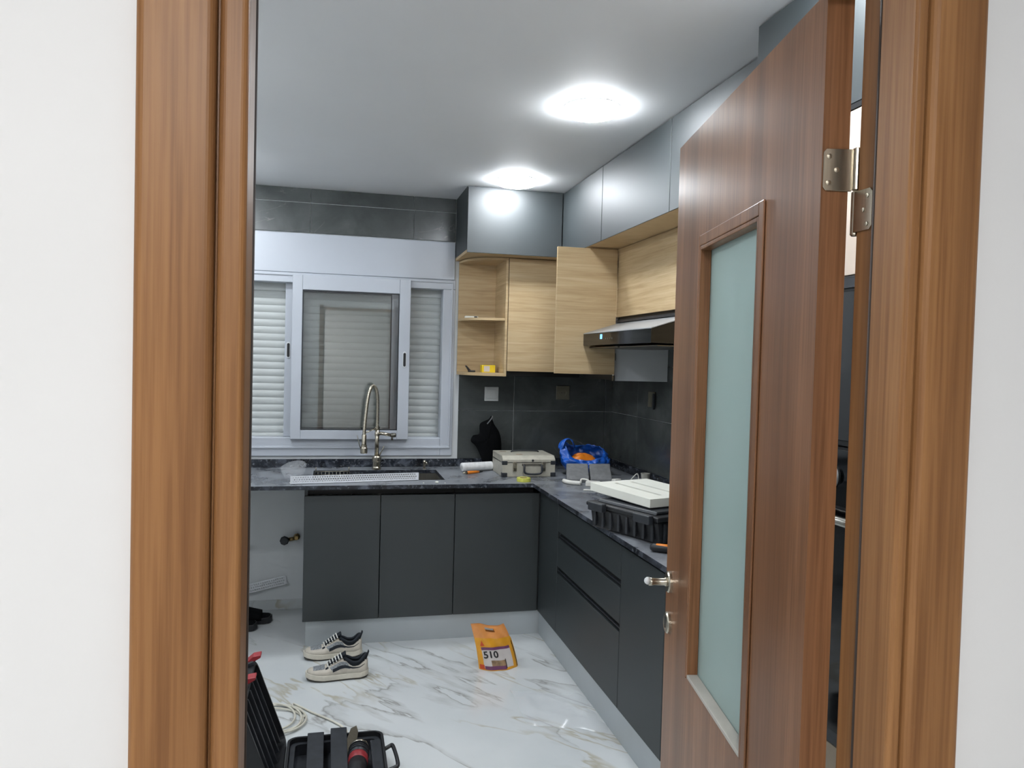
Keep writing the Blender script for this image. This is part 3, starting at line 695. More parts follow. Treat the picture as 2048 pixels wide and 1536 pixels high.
B(-1.07, -.985, -.165, -.135, 1.8685, 1.882).build('housing', MAT['cream'], t, bevel=.004, seg=2)
B(-1.012, -.992, -.1662, -.1652, 1.871, 1.880).build('black_window', MAT['ink'], t)

# ------------------------------------------------------------------ things on the worktop
ZT = .9005
# clear plastic cover
def cup(u, v):
    a = 2*PI*u; ax = Vector((.82, -.05, .57)).normalized(); e1 = ax.orthogonal().normalized(); e2 = ax.cross(e1)
    r = .058*math.sin(min(1, v*1.15)*PI/2)**.6*(1+.07*math.sin(3*a+2)+.04*math.sin(5*a)); h = .075-.13*v
    p = Vector((-2.083, -.545, ZT+.058)) + ax*h + r*(math.cos(a)*e1+math.sin(a)*e2)
    p.z = max(p.z, ZT+.0005); return p
tag(MB().grid(cup, 28, 14).build('plastic_cover', MAT['film2'], smooth=True, weld=.0004), 'crumpled clear plastic cover at the left end of the worktop', 'plastic wrap')
# perforated corner bead across the sink
def beadstrip(name, label, L, wdt, mat4, rows=3, pitch=.013):
    t = thing(name, label, 'metal strip', mat=mat4)
    for side in (0, 1):
        m = MB(); n = int(L/pitch)
        vs_, fs_ = [], []
        for j in range(rows*2+2):
            for i in range(2*n+1): vs_.append((i*pitch/2, j*wdt/(rows*2+1), 0))
        for j in range(rows*2+1):
            for i in range(2*n):
                if j % 2 == 1 and (i+(j//2)) % 2 == 0 and 1 < i < 2*n-2: continue
                a = j*(2*n+1)+i; fs_.append((a, a+1, a+2*n+2, a+2*n+1))
        if side: vs_ = [(p[0], 0, p[1]) for p in vs_]
        m.add(vs_, fs_); m.build('flange', MAT['bead'], t, world=False, solid=.0008)
    MB().tube([(0, 0, 0), (L, 0, 0)], .0022, 8).build('nose', MAT['bead'], t, world=False, smooth=True)
    return t
dirv = Vector((.70, .10, .002)).normalized()
mt = Matrix.Translation((-2.098, -.685, ZT+.003)) @ Matrix.Rotation(math.atan2(dirv.y, dirv.x), 4, 'Z') @ Matrix.Rotation(.02, 4, 'X')
beadstrip('corner_bead', 'white perforated corner strip lying across the front of the sink', .715, .042, mt)
# plaster crumbs
for (x, y, r, lb) in ((-1.30, -.70, .010, 'largest white plaster crumb on the worktop edge right of the corner strip'), (-1.255, -.715, .004, 'tiny plaster crumb to the right of the largest crumb'), (-1.375, -.70, .004, 'tiny plaster crumb just below the end of the corner strip')):
    m = MB()
    def cr(u, v, r=r, x=x, y=y):
        a, b = 2*PI*u, PI*v; k = r*(1+.25*math.sin(3*a+7*x)+.2*math.cos(5*b))
        return (x+k*math.sin(b)*math.cos(a), y+k*math.sin(b)*math.sin(a), ZT+.6*r+.6*k*math.cos(b))
    m.grid(cr, 10, 6)
    tag(m.build('plaster_crumb', MAT['cream'], smooth=True, weld=.0003), lb, 'debris', 'plaster crumbs on the worktop')
# paper roll
t = thing('paper_roll', 'white paper roll lying beside the metal case', 'roll', (-.97, -.25, .9))
p0, p1 = Vector((-1.085, -.265, ZT+.0285)), Vector((-.882, -.20, ZT+.0285))
pr = []
rad = []
for i in range(33):
    s_ = i/32; pr.append(p0.lerp(p1, s_)); rad.append(.0275 + (.0008 if i % 2 else 0))
MB().tube(pr, rad, 24).build('sheet_roll', MAT['paper'], t, smooth=True)
MB().tube([p0+(p0-p1).normalized()*.001, p0+(p0-p1).normalized()*.0014], .012, 16).build('core', MAT['ltgrey'], t)
# orange utility tool
t = thing('marking_tool', 'orange handled tool lying in front of the paper roll', 'tool', (-1.03, -.36, .9))
q0, q1 = Vector((-1.10, -.385, ZT+.010)), Vector((-.985, -.335, ZT+.010))
MB().tube([q0.lerp(q1, .24), q0.lerp(q1, .4), q0.lerp(q1, .7), q0.lerp(q1, .95)], [.0095, .0098, .0088, .0075], 12).build('handle', MAT['orange'], t, smooth=True)
MB().tube([q0, q0.lerp(q1, .1), q0.lerp(q1, .22)], [.003, .0075, .008], 12).build('tip', MAT['pinky'], t, smooth=True)
MB().tube([q0.lerp(q1, .22), q0.lerp(q1, .25)], .0099, 12).build('ring', MAT['ink'], t)
MB().tube([q1.lerp(q0, .05), q1, q1+Vector((.02, .008, 0))], [.0075, .007, .004], 12).build('cap', MAT['black'], t, smooth=True)
# metal tool case
cs = thing('tool_case', 'dusty beige metal tool case with front handle and two latches', 'case', (-.71, -.36, .9))
cx0, cx1, cy0, cy1, cz1 = -.876, -.545, -.497, -.20, 1.028
m = MB().prism([(cy0, ZT), (cy1, ZT), (cy1, cz1), (cy0+.03, cz1), (cy0, cz1-.022)], cx0, cx1, 'x'); m.build('shell', MAT['beige'], cs, bevel=.003, seg=2)
B(cx0-.002, cx1+.002, cy0-.002, cy1+.002, .986, .990).build('lid_seam', MAT['steeld'], cs)
for (x0, x1) in ((cx0-.003, cx0+.03), (cx1-.03, cx1+.003)):
    B(x0, x1, cy0-.003, cy0+.03, ZT, ZT+.026).build('corner_cap', MAT['black2'], cs, bevel=.002)
    B(x0, x1, cy0-.0028, cy0+.012, .974, .998).build('corner_cap', MAT['black2'], cs, bevel=.002)
for x in (cx0+.075, cx1-.075):
    l = B(x-.012, x+.012, cy0-.008, cy0-.0005, .935, .992).build('latch', MAT['chrome'], cs, bevel=.002)
    MB().lathe([(.009, -.012), (.009, -.0085)], (x, cy0, .975), 'y', 14).build('latch_knob', MAT['chrome'], l); B(x-.008, x+.008, cy0-.0145, cy0-.0085, .938, .955).build('latch_tab', MAT['steeld'], l)
xm = (cx0+cx1)/2+.02
hl = MB().tube(smooth_path([(xm-.055, cy0-.006, .975), (xm-.055, cy0-.022, .965), (xm-.045, cy0-.024, .925), (xm+.045, cy0-.024, .925), (xm+.055, cy0-.022, .965), (xm+.055, cy0-.006, .975)], 5), .0062, 10).build('front_handle', MAT['black2'], cs, smooth=True)
B(xm-.066, xm+.066, cy0-.005, cy0-.0005, .969, .981).build('handle_plate', MAT['chrome'], cs, bevel=.001)
MB().lathe([(.007, -.004), (.007, -.0005)], (xm+.002, cy0+.0, 1.0), 'y', 14).build('lock', MAT['black2'], cs)
MB().tube(smooth_path([(xm-.09, -.30, cz1+.001), (xm-.075, -.30, cz1+.008), (xm, -.30, cz1+.010), (xm+.075, -.30, cz1+.008), (xm+.09, -.30, cz1+.001)], 5), .005, 8).build('top_handle', MAT['black2'], cs, smooth=True)
for (x, y) in ((cx0+.05, -.27), (cx0+.12, -.42), (cx1-.08, -.25)): B(x-.02, x+.02, y-.012, y+.012, cz1-.0004, cz1+.0006).build('dirt_patch', MAT['tan'], cs)
# yellow-green tape
t = thing('tape_roll', 'yellow-green tape roll on the worktop edge before the case', 'tape', (-.785, -.68, .9))
MB().lathe([(.024, 0), (.041, 0), (.041, .022), (.024, .022), (.024, 0)], (-.785, -.665, ZT), 'z', 32, closed=False).build('tape', MAT['lemon'], t, bevel=.001)
MB().lathe([(.021, .001), (.0238, .001), (.0238, .021), (.021, .021), (.021, .001)], (-.785, -.665, ZT), 'z', 32, closed=False).build('core', MAT['tan'], t)
# black bag leaning on the tiles
ol = smooth_loop([(-.985, 1.112), (-.945, 1.122), (-.945, 1.175), (-.93, 1.198), (-.885, 1.218), (-.866, 1.240), (-.85, 1.19), (-.81, 1.13), (-.795, 1.05), (-.80, .97), (-.82, .905), (-.90, .905), (-.93, .97), (-.965, 1.04), (-1.0, 1.075)], 3)
m = pillow(ol, .05, 7, .006, 3); m.xf(Matrix.Translation((0, -.085, 0)))
t = thing('black_bag', 'limp black fabric bag propped against the dark tiles', 'bag', (-.88, -.085, .9))
m.build('fabric', MAT['cloth'], t, smooth=True)
MB().tube(smooth_path([(-.90, -.12, 1.19), (-.875, -.13, 1.225), (-.862, -.10, 1.238), (-.858, -.08, 1.2)], 5), .004, 8).build('loop', MAT['grey'], t, smooth=True)
# blue plastic bag with orange content
t = thing('plastic_bag', 'open blue plastic bag with something orange inside', 'bag', (-.31, -.42, .9))
def bagf(u, v):
    a = 2*PI*u; ca, sa = math.cos(a), math.sin(a); rx, ry = .158, .105
    prof = .70+.36*math.sin(min(v, .7)/.7*PI*.55)
    if v > .7: prof *= 1-.22*((v-.7)/.3)**1.3
    top = .140+.040*sa+.055*max(0, math.cos(a-PI*.93))**6+.018*max(0, math.cos(a-.35))**4
    w_ = Vector((ca*2.0, sa*2.0, v*2.2))
    fold = abs(noise.noise(w_*1.4))*.030-.010+abs(noise.noise(w_*3.1+Vector((5, 1, 2))))*.018-.006
    nz = fold*min(1, v*1.6)
    return (-.315+(rx*prof+nz)*ca-.012*v, -.40+(ry*prof+nz)*sa, max(ZT, ZT+top*v+nz*.6))
MB().grid(bagf, 84, 28).build('film', MAT['blue'], t, smooth=True, weld=.0003, solid=.0009)
MB().lathe([(.10, 0), (.105, .003), (.03, .0045), (.001, .0046)], (-.327, -.40, ZT), 'z', 24).build('bag_base', MAT['blue'], t)
def loopf(u, v):
    a = PI*(.02+.96*u); x = -.435-.045*math.cos(a); z_ = 1.055+.070*math.sin(a)**.8
    wv = .034*(v-.5)*(1+.3*math.sin(3*a)); k = .006*noise.noise(Vector((u*6, v*3, 2)))
    return (x+k+wv*.5*math.cos(a)*-1, -.385+wv+k, z_+k*1.4+.010*abs(v-.5)*-1)
MB().grid(loopf, 26, 6).build('handle_loop', MAT['blue'], t, smooth=True, solid=.003)
def ora(u, v):
    a, b = 2*PI*u, PI*v; k = 1+.12*math.sin(3*a+2*b)
    return (-.34+.09*k*math.sin(b)*math.cos(a), -.385+.06*k*math.sin(b)*math.sin(a), .972+.055*k*math.cos(b))
tag(MB().grid(ora, 20, 12).build('orange_cloth', MAT['orange'], smooth=True, weld=.0004), 'orange cloth bundle inside the blue plastic bag', 'cloth')
# grey soft case
t = thing('soft_case', 'grey two-part fabric case in front of the blue bag', 'case', (-.36, -.66, .9))
mm = Matrix.Translation((-.375, -.640, ZT)) @ Matrix.Rotation(-.10, 4, 'Z')
for (x0, x1) in ((-.138, -.004), (.004, .134)):
    m = MB().prism([(-.095, 0), (-.095, .020), (-.08, .030), (.085, .088), (.10, .080), (.10, 0)], x0, x1, 'x')
    sk_ = .18; m.v = [Vector((p.x+sk_*p.y, p.y, p.z)) for p in m.v]; m.xf(mm); m.build('flap', MAT['grey'], t, bevel=.006, seg=2, smooth=False)
m = B(-.004, .004, -.08, .08, 0, .03); m.v = [Vector((p.x+.18*p.y, p.y, p.z)) for p in m.v]; m.xf(mm); m.build('seam', MAT['ink'], t)
# white power strip and cables
t = thing('power_strip', 'white plug strip with cable in front of the grey case', 'power strip', (-.44, -.83, .9))
MB().tube(smooth_path([(-.56, -.73, ZT+.012), (-.545, -.79, ZT+.012), (-.49, -.83, ZT+.012)], 5), .0125, 12).build('cable_sleeve', MAT['wire'], t, smooth=True)
m = B(-.04, .04, -.024, .024, 0, .03); m.xf(Matrix.Translation((-.43, -.87, ZT)) @ Matrix.Rotation(-.5, 4, 'Z')); m.build('plug_body', MAT['wire'], t, bevel=.006, seg=2)
MB().tube(smooth_path([(-.49, -.83, ZT+.014), (-.475, -.80, ZT+.03), (-.45, -.82, ZT+.03), (-.44, -.86, ZT+.02)], 5), .0055, 8).build('loop_cable', MAT['wire'], t, smooth=True)
MB().tube(smooth_path([(-.395, -.89, ZT+.012), (-.33, -.86, ZT+.010), (-.28, -.80, ZT+.012), (-.25, -.77, ZT+.012)], 5), .0055, 8).build('cable', MAT['wire'], t, smooth=True)
m = B(-.025, .025, -.018, .018, 0, .026); m.xf(Matrix.Translation((-.25, -.77, ZT)) @ Matrix.Rotation(.4, 4, 'Z')); m.build('plug', MAT['wire'], t, bevel=.006, seg=2)
tag(MB().tube(smooth_path([(-.42, -.95, ZT+.004), (-.36, -.98, ZT+.004), (-.25, -1.05, ZT+.004), (-.22, -1.25, ZT+.004)], 6), .0038, 8).build('red_cable', MAT['wirer'], smooth=True), 'dull red cable lying between power strip and white board', 'cable')
tag(MB().tube(smooth_path([(-.53, -1.0, ZT+.004), (-.47, -1.03, ZT+.004), (-.38, -1.09, ZT+.004), (-.26, -1.16, ZT+.004)], 6), .0038, 8).build('white_cable', MAT['wire'], smooth=True), 'white cable on the worktop left of the white board', 'cable')
tag(MB().tube(smooth_path([(-.33, -1.02, ZT+.004), (-.30, -1.04, ZT+.03), (-.255, -1.05, ZT+.085), (-.235, -1.05, ZT+.095), (-.232, -1.06, ZT+.06), (-.25, -1.10, ZT+.008)], 6), .003, 8).build('wire_loop', MAT['wire'], smooth=True), 'upright loop of thin white wire behind the white board', 'cable')
# cup
tag(MB().lathe([(.020, 0), (.0275, .05), (.0285, .052), (.0285, .055), (.0255, .055), (.0185, .004), (.001, .004)], (-.062, -.755, ZT), 'z', 28).build('plaster_cup', MAT['cup'], smooth=False), 'small plaster-stained cup by the right wall upstand', 'cup')
# black tool organiser with white board on it
og = thing('tool_organizer', 'black plastic tool organiser box under the white board', 'toolbox', mat=Matrix.Translation((-.575, -2.02, ZT)) @ Matrix.Rotation(.38, 4, 'Z'))
def ob(m, n, mat, par=None, **k): return m.build(n, MAT[mat], par or og, world=False, **k)
m = MB().prism([(-.148, 0), (.148, 0), (.165, .092), (-.165, .092)], -.20, .20, 'y')
ob(m, 'tray', 'black', bevel=.008, seg=2)
for i in range(7):
    x = -.13+.043*i; ob(B(x-.006, x+.006, -.2075, -.1985, .01, .082), 'rib', 'black2', bevel=.002)
for i in range(8):
    y = -.17+.048*i; ob(B(-.168, -.156, y-.006, y+.006, .012, .084), 'rib', 'black2', bevel=.002)
lid = ob(B(-.178, .178, -.212, .212, .093, .112), 'lid', 'black', bevel=.006, seg=2)
ob(MB().prism([(-.15, .1125), (.15, .1125), (.14, .124), (-.14, .124)], -.17, .17, 'y'), 'lid_ridge', 'black2', bevel=.003)
ob(B(-.205, -.1785, -.19, -.10, .083, .118), 'side_latch', 'black2', bevel=.004, seg=2); ob(B(-.205, -.1785, .08, .17, .083, .118), 'side_latch', 'black2', bevel=.004, seg=2)
ob(B(-.08, .08, -.226, -.2125, .078, .104), 'front_latch', 'black2', bevel=.004); ob(MB().tube([(-.085, -.222, .116), (.085, -.222, .116)], .0055, 10), 'carry_bar', 'ltgrey', smooth=True)
bd = thing('white_board', 'white slotted board lying on the black organiser', 'board', mat=Matrix.Translation((-.560, -1.93, ZT+.135)) @ Matrix.Rotation(.30, 4, 'Z') @ Matrix.Rotation(.02, 4, 'X'))
m = MB(); Zb = .034
xs = [-.155, -.060, -.042, .030, .048, .165]; ys = [-.205, -.15, .15, .195]
for i in range(5):
    for j in range(3):
        if i in (1, 3) and j == 1: continue
        m.box(xs[i], xs[i+1], ys[j], ys[j+1], 0, Zb)
m.build('panel', MAT['cream'], bd, world=False, weld=.0001)
m = MB(); m.box(-.15, .16, -.2, .19, -.004, -.0005); m.build('backing', MAT['grey'], bd, world=False)
# screwdriver by the door
t = thing('screwdriver', 'black and orange screwdriver handle on the worktop near the door', 'tool', (-.66, -2.36, .9))
s0, s1 = Vector((-.712, -2.335, ZT+.016)), Vector((-.60, -2.42, ZT+.016))
MB().tube([s0, s0.lerp(s1, .08), s0.lerp(s1, .5), s0.lerp(s1, .62)], [.009, .0155, .0155, .012], 14).build('grip', MAT['black'], t, smooth=True)
MB().tube([s0.lerp(s1, .16)+Vector((0, 0, .004)), s0.lerp(s1, .55)+Vector((0, 0, .005))], .0125, 12).build('inlay', MAT['orange'], t, smooth=True)
MB().tube([s0.lerp(s1, .6), s1+Vector((.04, -.03, -.01))], .004, 8).build('shaft', MAT['steel'], t, smooth=True)

# ------------------------------------------------------------------ under the worktop on the left
t = thing('stop_valve', 'brass stop valve with dark knob on the wall under the worktop', 'valve', (-2.12, -.03, .42))
MB().lathe([(.020, -.002), (.020, -.008), (.012, -.012), (.012, -.05)], (-2.085, 0, .458), 'y', 16).build('wall_flange', MAT['brass'], t)
MB().tube([(-2.085, -.045, .458), (-2.135, -.05, .452)], .0115, 12).build('valve_body', MAT['brass'], t, smooth=True)
MB().lathe([(.007, -.05), (.026, -.055), (.028, -.062), (.028, -.075), (.022, -.080)], (-2.156, 0, .45), 'y', 8).build('knob', MAT['black2'], t)
B(-2.098, -2.072, -.060, -.040, .45, .476).build('nut', MAT['brass'], t, bevel=.003)
a_, b_ = Vector((-2.99, -.10, .004)), Vector((-2.125, -.020, .166)); d_ = b_-a_
mt = Matrix.Translation(a_) @ d_.to_track_quat('X', 'Z').to_matrix().to_4x4() @ Matrix.Rotation(-.1, 4, 'X')
beadstrip('corner_bead', 'white perforated corner strip leaning on the wall below the worktop', d_.length, .055, mt, rows=3)
m = B(-.004, .004, -.002, .002, 0, .44)
m.prism([(-.026, 0), (.026, 0), (.026, .44), (-.026, .44)], -.0015, .0015, 'y')
dd = Vector((.15, .085, .375)); m.xf(Matrix.Translation((-2.545, -.115, .004)) @ dd.to_track_quat('Z', 'Y').to_matrix().to_4x4())
tag(m.build('metal_profile', MAT['steeld']), 'grey metal bar leaning against the wall left of the valve', 'bar')
# slippers
def slipper(loc, rz, label):
    t = thing('slipper', label, 'slipper', loc, rz, group='black slippers under the worktop')
    L = .27
    out = [(-.5, 0), (-.47, .03), (-.38, .041), (-.15, .036), (.1, .045), (.32, .052), (.45, .042), (.5, .012)]
    pts = [(x*L, y) for x, y in out]+[(x*L, -y) for x, y in reversed(out)][0:-1]
    m = MB().prism(pts, .0, .036, 'z')
    m.v = [Vector((p.x, p.y, p.z+(.012*max(0, (p.x/L-.1))**1.5*2))) for p in m.v]
    m.build('sole', MAT['black'], t, world=False, bevel=.004, seg=2)
    MB().prism([(x*.93, y*.93) for x, y in pts], .036, .042, 'z').build('footbed', MAT['cloth'], t, world=False)
    def st(u, v):
        a = PI*u; x = (-.02+.30*v)*L-.0; h = .085-.03*v; return (x, .052*math.cos(a), .026+h*math.sin(a)**.7*.78)
    MB().grid(st, 18, 6).build('strap', MAT['cloth'], t, world=False, smooth=True, solid=.006)
slipper((-2.345, -.232, 0), .02, 'rear black slipper of the pair under the worktop')
slipper((-2.42, -.350, 0), -.01, 'front black slipper of the pair, closer to the sneakers')

# ------------------------------------------------------------------ sneakers
def sneaker(loc, rz, label):
    t = thing('sneaker', label, 'shoe', loc, rz, group='grey and cream sneakers on the floor')
    L = .302
    def wid(s): # half width, s: 0 toe .. 1 heel
        pts = [(0, .010), (.05, .030), (.15, .043), (.3, .0485), (.5, .043), (.7, .037), (.88, .037), (.96, .030), (1, .012)]
        for (a, wa), (b, wb_) in zip(pts, pts[1:]):
            if s <= b: return wa+(wb_-wa)*(s-a)/(b-a)
        return pts[-1][1]
    def top(s):
        pts = [(0, .030), (.06, .046), (.2, .056), (.32, .064), (.45, .084), (.55, .100), (.62, .098), (.75, .074), (.85, .072), (.94, .090), (1, .085)]
        for (a, wa), (b, wb_) in zip(pts, pts[1:]):
            if s <= b: return wa+(wb_-wa)*(s-a)/(b-a)
        return pts[-1][1]
    N = 36
    def X(s): return (s-.5)*L
    # sole
    m = MB()
    for (k, zz0, zz1, mt_, nm, grow) in ((0, .0, .006, 'outs', 'outsole', .996), (1, .0062, .034, 'sole', 'midsole', 1.07)):
        o = [(X(i/N)*(1.015 if k else .985), wid(i/N)*grow) for i in range(N+1)]
        pts = o+[(x, -y) for x, y in reversed(o)]
        mm_ = MB().prism(pts, zz0, zz1, 'z')
        mm_.v = [Vector((p.x, p.y, p.z+.020*max(0, (.28-(p.x/L+.5)))**1.6*4.2+.010*max(0, (p.x/L+.5)-.86)*5)) for p in mm_.v]
        mm_.build(nm, MAT[mt_], t, world=False, bevel=.004 if k else 0, seg=2)
    # upper
    def up(u, v, grow=1.0, cut=None):
        s = .015+.975*v; a = PI*u; w_ = wid(s)*grow; h = top(s)-.028
        y = w_*math.cos(a); zq = .030+h*grow*math.sin(a)**.62
        y *= 1-.28*min(1, max(0, (zq-.05)/.06))
        return (X(s), y, zq + .018*max(0, .28-s)**1.6*4)
    MB().grid(up, 24, 40, skip=lambda u, v: v > .60 and v < .955 and .30 < u < .70).build('upper', MAT['shoe'], t, world=False, smooth=True, solid=.003)
    # lining and collar
    rimp = []
    for i in range(28):
        a = 2*PI*i/28; s = .785+.185*math.cos(a); yy = .026*math.sin(a)*(1-.15*math.cos(a))
        rimp.append((X(s), yy, .018+top(s)*.86+.018*max(0, math.cos(a))**2))
    MB().tube(rimp, .0075, 8, closed=True).build('collar', MAT['navy'], t, world=False, smooth=True)
    MB().prism([(p[0], p[1]) for p in rimp], .058, .062, 'z').build('insole', MAT['navy'], t, world=False)
    MB().grid(lambda u, v: (rimp[int(round(u*28)) % 28][0], rimp[int(round(u*28)) % 28][1]*1.12, .045+(rimp[int(round(u*28)) % 28][2]-.045)*v), 28, 3).build('lining', MAT['navy'], t, world=False, smooth=True)
    # tongue, heel tab, toe mesh, overlays
    MB().grid(lambda u, v: (X(.36+.27*v), (.024-.002*v)*(2*u-1), .074+.050*v+.006*math.sin(PI*u)), 8, 8).build('tongue', MAT['navy'], t, world=False, smooth=True, solid=.006)
    MB().grid(lambda u, v: (X(.955+.05*v), .012*(2*u-1), .085+.042*v), 4, 5).build('heel_tab', MAT['navy'], t, world=False, smooth=True, solid=.005)
    MB().grid(lambda u, v: Vector(up(.26+.48*u, .10+.19*v, 1.02))+Vector((0, 0, .0022)), 14, 8).build('toe_mesh', MAT['mesh'], t, world=False, smooth=True)
    for sd in (0, 1):
        S_ = (lambda q: q) if sd == 0 else (lambda q: 1-q)
        MB().grid(lambda u, v: Vector(up(S_(.08+.16*u), .41+.30*v-.05*u, 1.05)), 8, 10).build('quarter_overlay', MAT['mesh'], t, world=False, smooth=True)
        # long tapering side mark
        def mark(u, v):
            v_ = .42+.53*v; c_ = .085+.075*v**1.1; hw = .034*(1-v)**.7+.006
            return Vector(up(S_(c_+hw*(2*u-1)), v_, 1.075))
        MB().grid(mark, 4, 18).build('side_mark', MAT['navy'], t, world=False, smooth=True)
        MB().grid(lambda u, v: Vector(up(S_(.22+.10*u), .30+.05*v+.0*u, 1.06)), 5, 4).build('eyelet_stay', MAT['navy'], t, world=False, smooth=True)
    for i in range(6):
        s = .34+.042*i; zt = top(s)+.010+.010*(i/5)
        MB().tube(smooth_path([(X(s)+.006, -.027, zt-.012), (X(s), -.012, zt), (X(s)-.002, .012, zt), (X(s)+.006, .027, zt-.012)], 4), .0034, 6).build('lace', MAT['lace'], t, world=False, smooth=True)
sneaker((-1.835, -1.125, 0), .02, 'nearer sneaker of the pair, cream with dark side mark')
sneaker((-1.855, -.845, 0), .06, 'sneaker of the pair closer to the silver plinth')

# ------------------------------------------------------------------ yellow adhesive bag with print
bg = thing('adhesive_bag', 'yellow pouch of adhesive printed 510 standing on the floor', 'bag', mat=Matrix.Translation((-1.012, -1.125, 0)) @ Matrix.Rotation(.06, 4, 'Z'))
def bagS(u, v, side=-1, off=0):
    wl = -.104-.022*v-.026*v*v; wr = .106-.03*v-.046*v*v
    if v > .68: wr = wr-.004
    x = wl+(wr-wl)*u
    th = (.045*(1-v)**.8+.006)*max(0, math.sin(PI*min(max(u, 0), 1)))**.55 if v < .97 else .003
    y = side*(th+off) + .03*v - .02*v*v
    zt = .226*v + .010*math.sin(u*5+1)*(v**3) - .006*u*(1-v)*0
    return (x, y+ .0025*math.sin(17*u+9*v), zt+.0005)
hole = lambda u, v: .36 < u < .62 and .86 < v < .935
MB().grid(lambda u, v: bagS(u, v*.70), 30, 22).build('front', MAT['yellow'], bg, world=False, smooth=True)
MB().grid(lambda u, v: bagS(u, v*.70, 1), 30, 22).build('back', MAT['yellow'], bg, world=False, smooth=True)
MB().grid(lambda u, v: bagS(u, .70+.30*v), 30, 14, skip=lambda u, v: hole(u, .7+.3*v)).build('header', MAT['peach'], bg, world=False, smooth=True)
MB().grid(lambda u, v: bagS(u, .70+.30*v, 1), 30, 14, skip=lambda u, v: hole(u, .7+.3*v)).build('header', MAT['peach'], bg, world=False, smooth=True)
MB().add([bagS(i/20, 0) for i in range(21)]+[bagS(1-i/20, 0, 1) for i in range(21)], [tuple(range(42))]).build('base_gusset', MAT['purple'], bg, world=False)
def decal(u0, u1, v0, v1, mat, nm, off=.0012, sk=0): MB().grid(lambda a, b: bagS(u0+(u1-u0)*a, v0+(v1-v0)*b+sk*a, -1, off), 16, 8).build(nm, MAT[mat], bg, world=False, smooth=True)
decal(.11, .86, .055, .50, 'label', 'label'); decal(.11, .86, .44, .50, 'purple', 'label_band', .0018, .02); decal(.13, .66, .02, .10, 'purple', 'label_band', .0018); decal(.30, .66, .10, .22, 'tan', 'label_picture', .0018)
decal(.655, .675, .04, .24, 'ink', 'label_line', .0022); decal(.955, .975, .03, .60, 'ink', 'label_line', .0014); decal(.02, .12, .02, .12, 'sred', 'label_corner', .0018)
tv, tf = text_mesh('510', 1.0)
xs = [p[0] for p in tv]; ys = [p[1] for p in tv]
MB().add([bagS(.135+.37*(p[0]-min(xs))/(max(xs)-min(xs)), .262+.155*(p[1]-min(ys))/(max(ys)-min(ys))+.02*(p[0]-min(xs))/(max(xs)-min(xs)), -1, .0032) for p in tv], tf).build('label_number', MAT['ink'], bg, world=False)
MB().add([bagS(u, v, -1, .0034) for u, v in ((.10, .535), (.155, .53), (.21, .54), (.155, .645), (.13, .59), (.18, .59), (.155, .575))], [(0, 1, 6, 4), (1, 2, 5, 6), (4, 6, 5, 3)]).build('label_triangle', MAT['sred'], bg, world=False)

# ------------------------------------------------------------------ clear film on the floor
def filmf(u, v):
    x = -1.02+.33*u; y = -1.42-.36*v-.12*u
    n = noise.noise(Vector((x*9, y*9, 1.3)))*.5+noise.noise(Vector((x*21, y*21, 4.1)))*.3
    e = min(1, 6*min(u, 1-u, v, 1-v)+.05)
    return (x+.03*noise.noise(Vector((v*4, 7, u))), y+.03*noise.noise(Vector((u*4, v, 2))), .003+max(0, .020+.030*n)*e)
tag(MB().grid(filmf, 40, 40).build('plastic_film', MAT['film'], smooth=True), 'crumpled clear plastic film on the marble floor by the drawers', 'plastic wrap')

# ------------------------------------------------------------------ cable coil on the floor
pts = []
for i in range(150):
    a = 2*PI*i/36; r = .125+.022*math.sin(i*.11)+.010*math.cos(a*2+i*.02)
    pts.append((-2.115+r*1.0*math.cos(a)+.012*math.sin(i*.05), -1.545+r*1.05*math.sin(a), .006+.0022*(i/36)+.002*math.sin(i*.3)))
pts += [(-2.03, -1.40, .006), (-1.95, -1.50, .006), (-1.86, -1.60, .006), (-1.80, -1.70, .006), (-1.79, -1.83, .006)]
tag(MB().tube(smooth_path(pts, 2), .0046, 8).build('cable_coil', MAT['wirec'], smooth=True), 'coiled cream cable on the floor behind the open black case', 'cable')

# ------------------------------------------------------------------ open black power-tool case
pc = thing('power_tool_case', 'open black power-tool case with red latches on the floor', 'case', (-1.845, -2.15, 0))
X0, X1, Y0, Y1, H = -2.03, -1.665, -2.40, -1.945, .115
def rr(x0, x1, y0, y1, r, n=5): return arc(x1-r, y1-r, r, 0, PI/2, n)+arc(x0+r, y1-r, r, PI/2, PI, n)+arc(x0+r, y0+r, r, PI, 1.5*PI, n)+arc(x1-r, y0+r, r, 1.5*PI, 2*PI, n)
def shell(o, i, z0, z1, zf, mat, nm, par):
    n = len(o); m = MB()
    m.v = [Vector((p[0], p[1], z0)) for p in o]+[Vector((p[0], p[1], z1)) for p in o]+[Vector((p[0], p[1], z1)) for p in i]+[Vector((p[0], p[1], zf)) for p in i]
    m.f = [tuple(range(n))[::-1], tuple(range(3*n, 4*n))]
    for k in range(n):
        j = (k+1) % n
        m.f += [(k, j, n+j, n+k), (n+k, n+j, 2*n+j, 2*n+k), (2*n+k, 2*n+j, 3*n+j, 3*n+k)]
    return m
shell(rr(X0, X1, Y0, Y1, .04), rr(X0+.01, X1-.01, Y0+.01, Y1-.01, .032), .001, H, .012, 'black', 'tray', pc).build('tray', MAT['black'], pc)
shell(rr(X0+.012, X1-.012, Y0+.012, Y1-.012, .03), rr(X0+.03, X1-.03, Y0+.03, Y1-.03, .02), .05, .098, .055, 'black2', 'liner', pc).build('liner', MAT['black2'], pc)
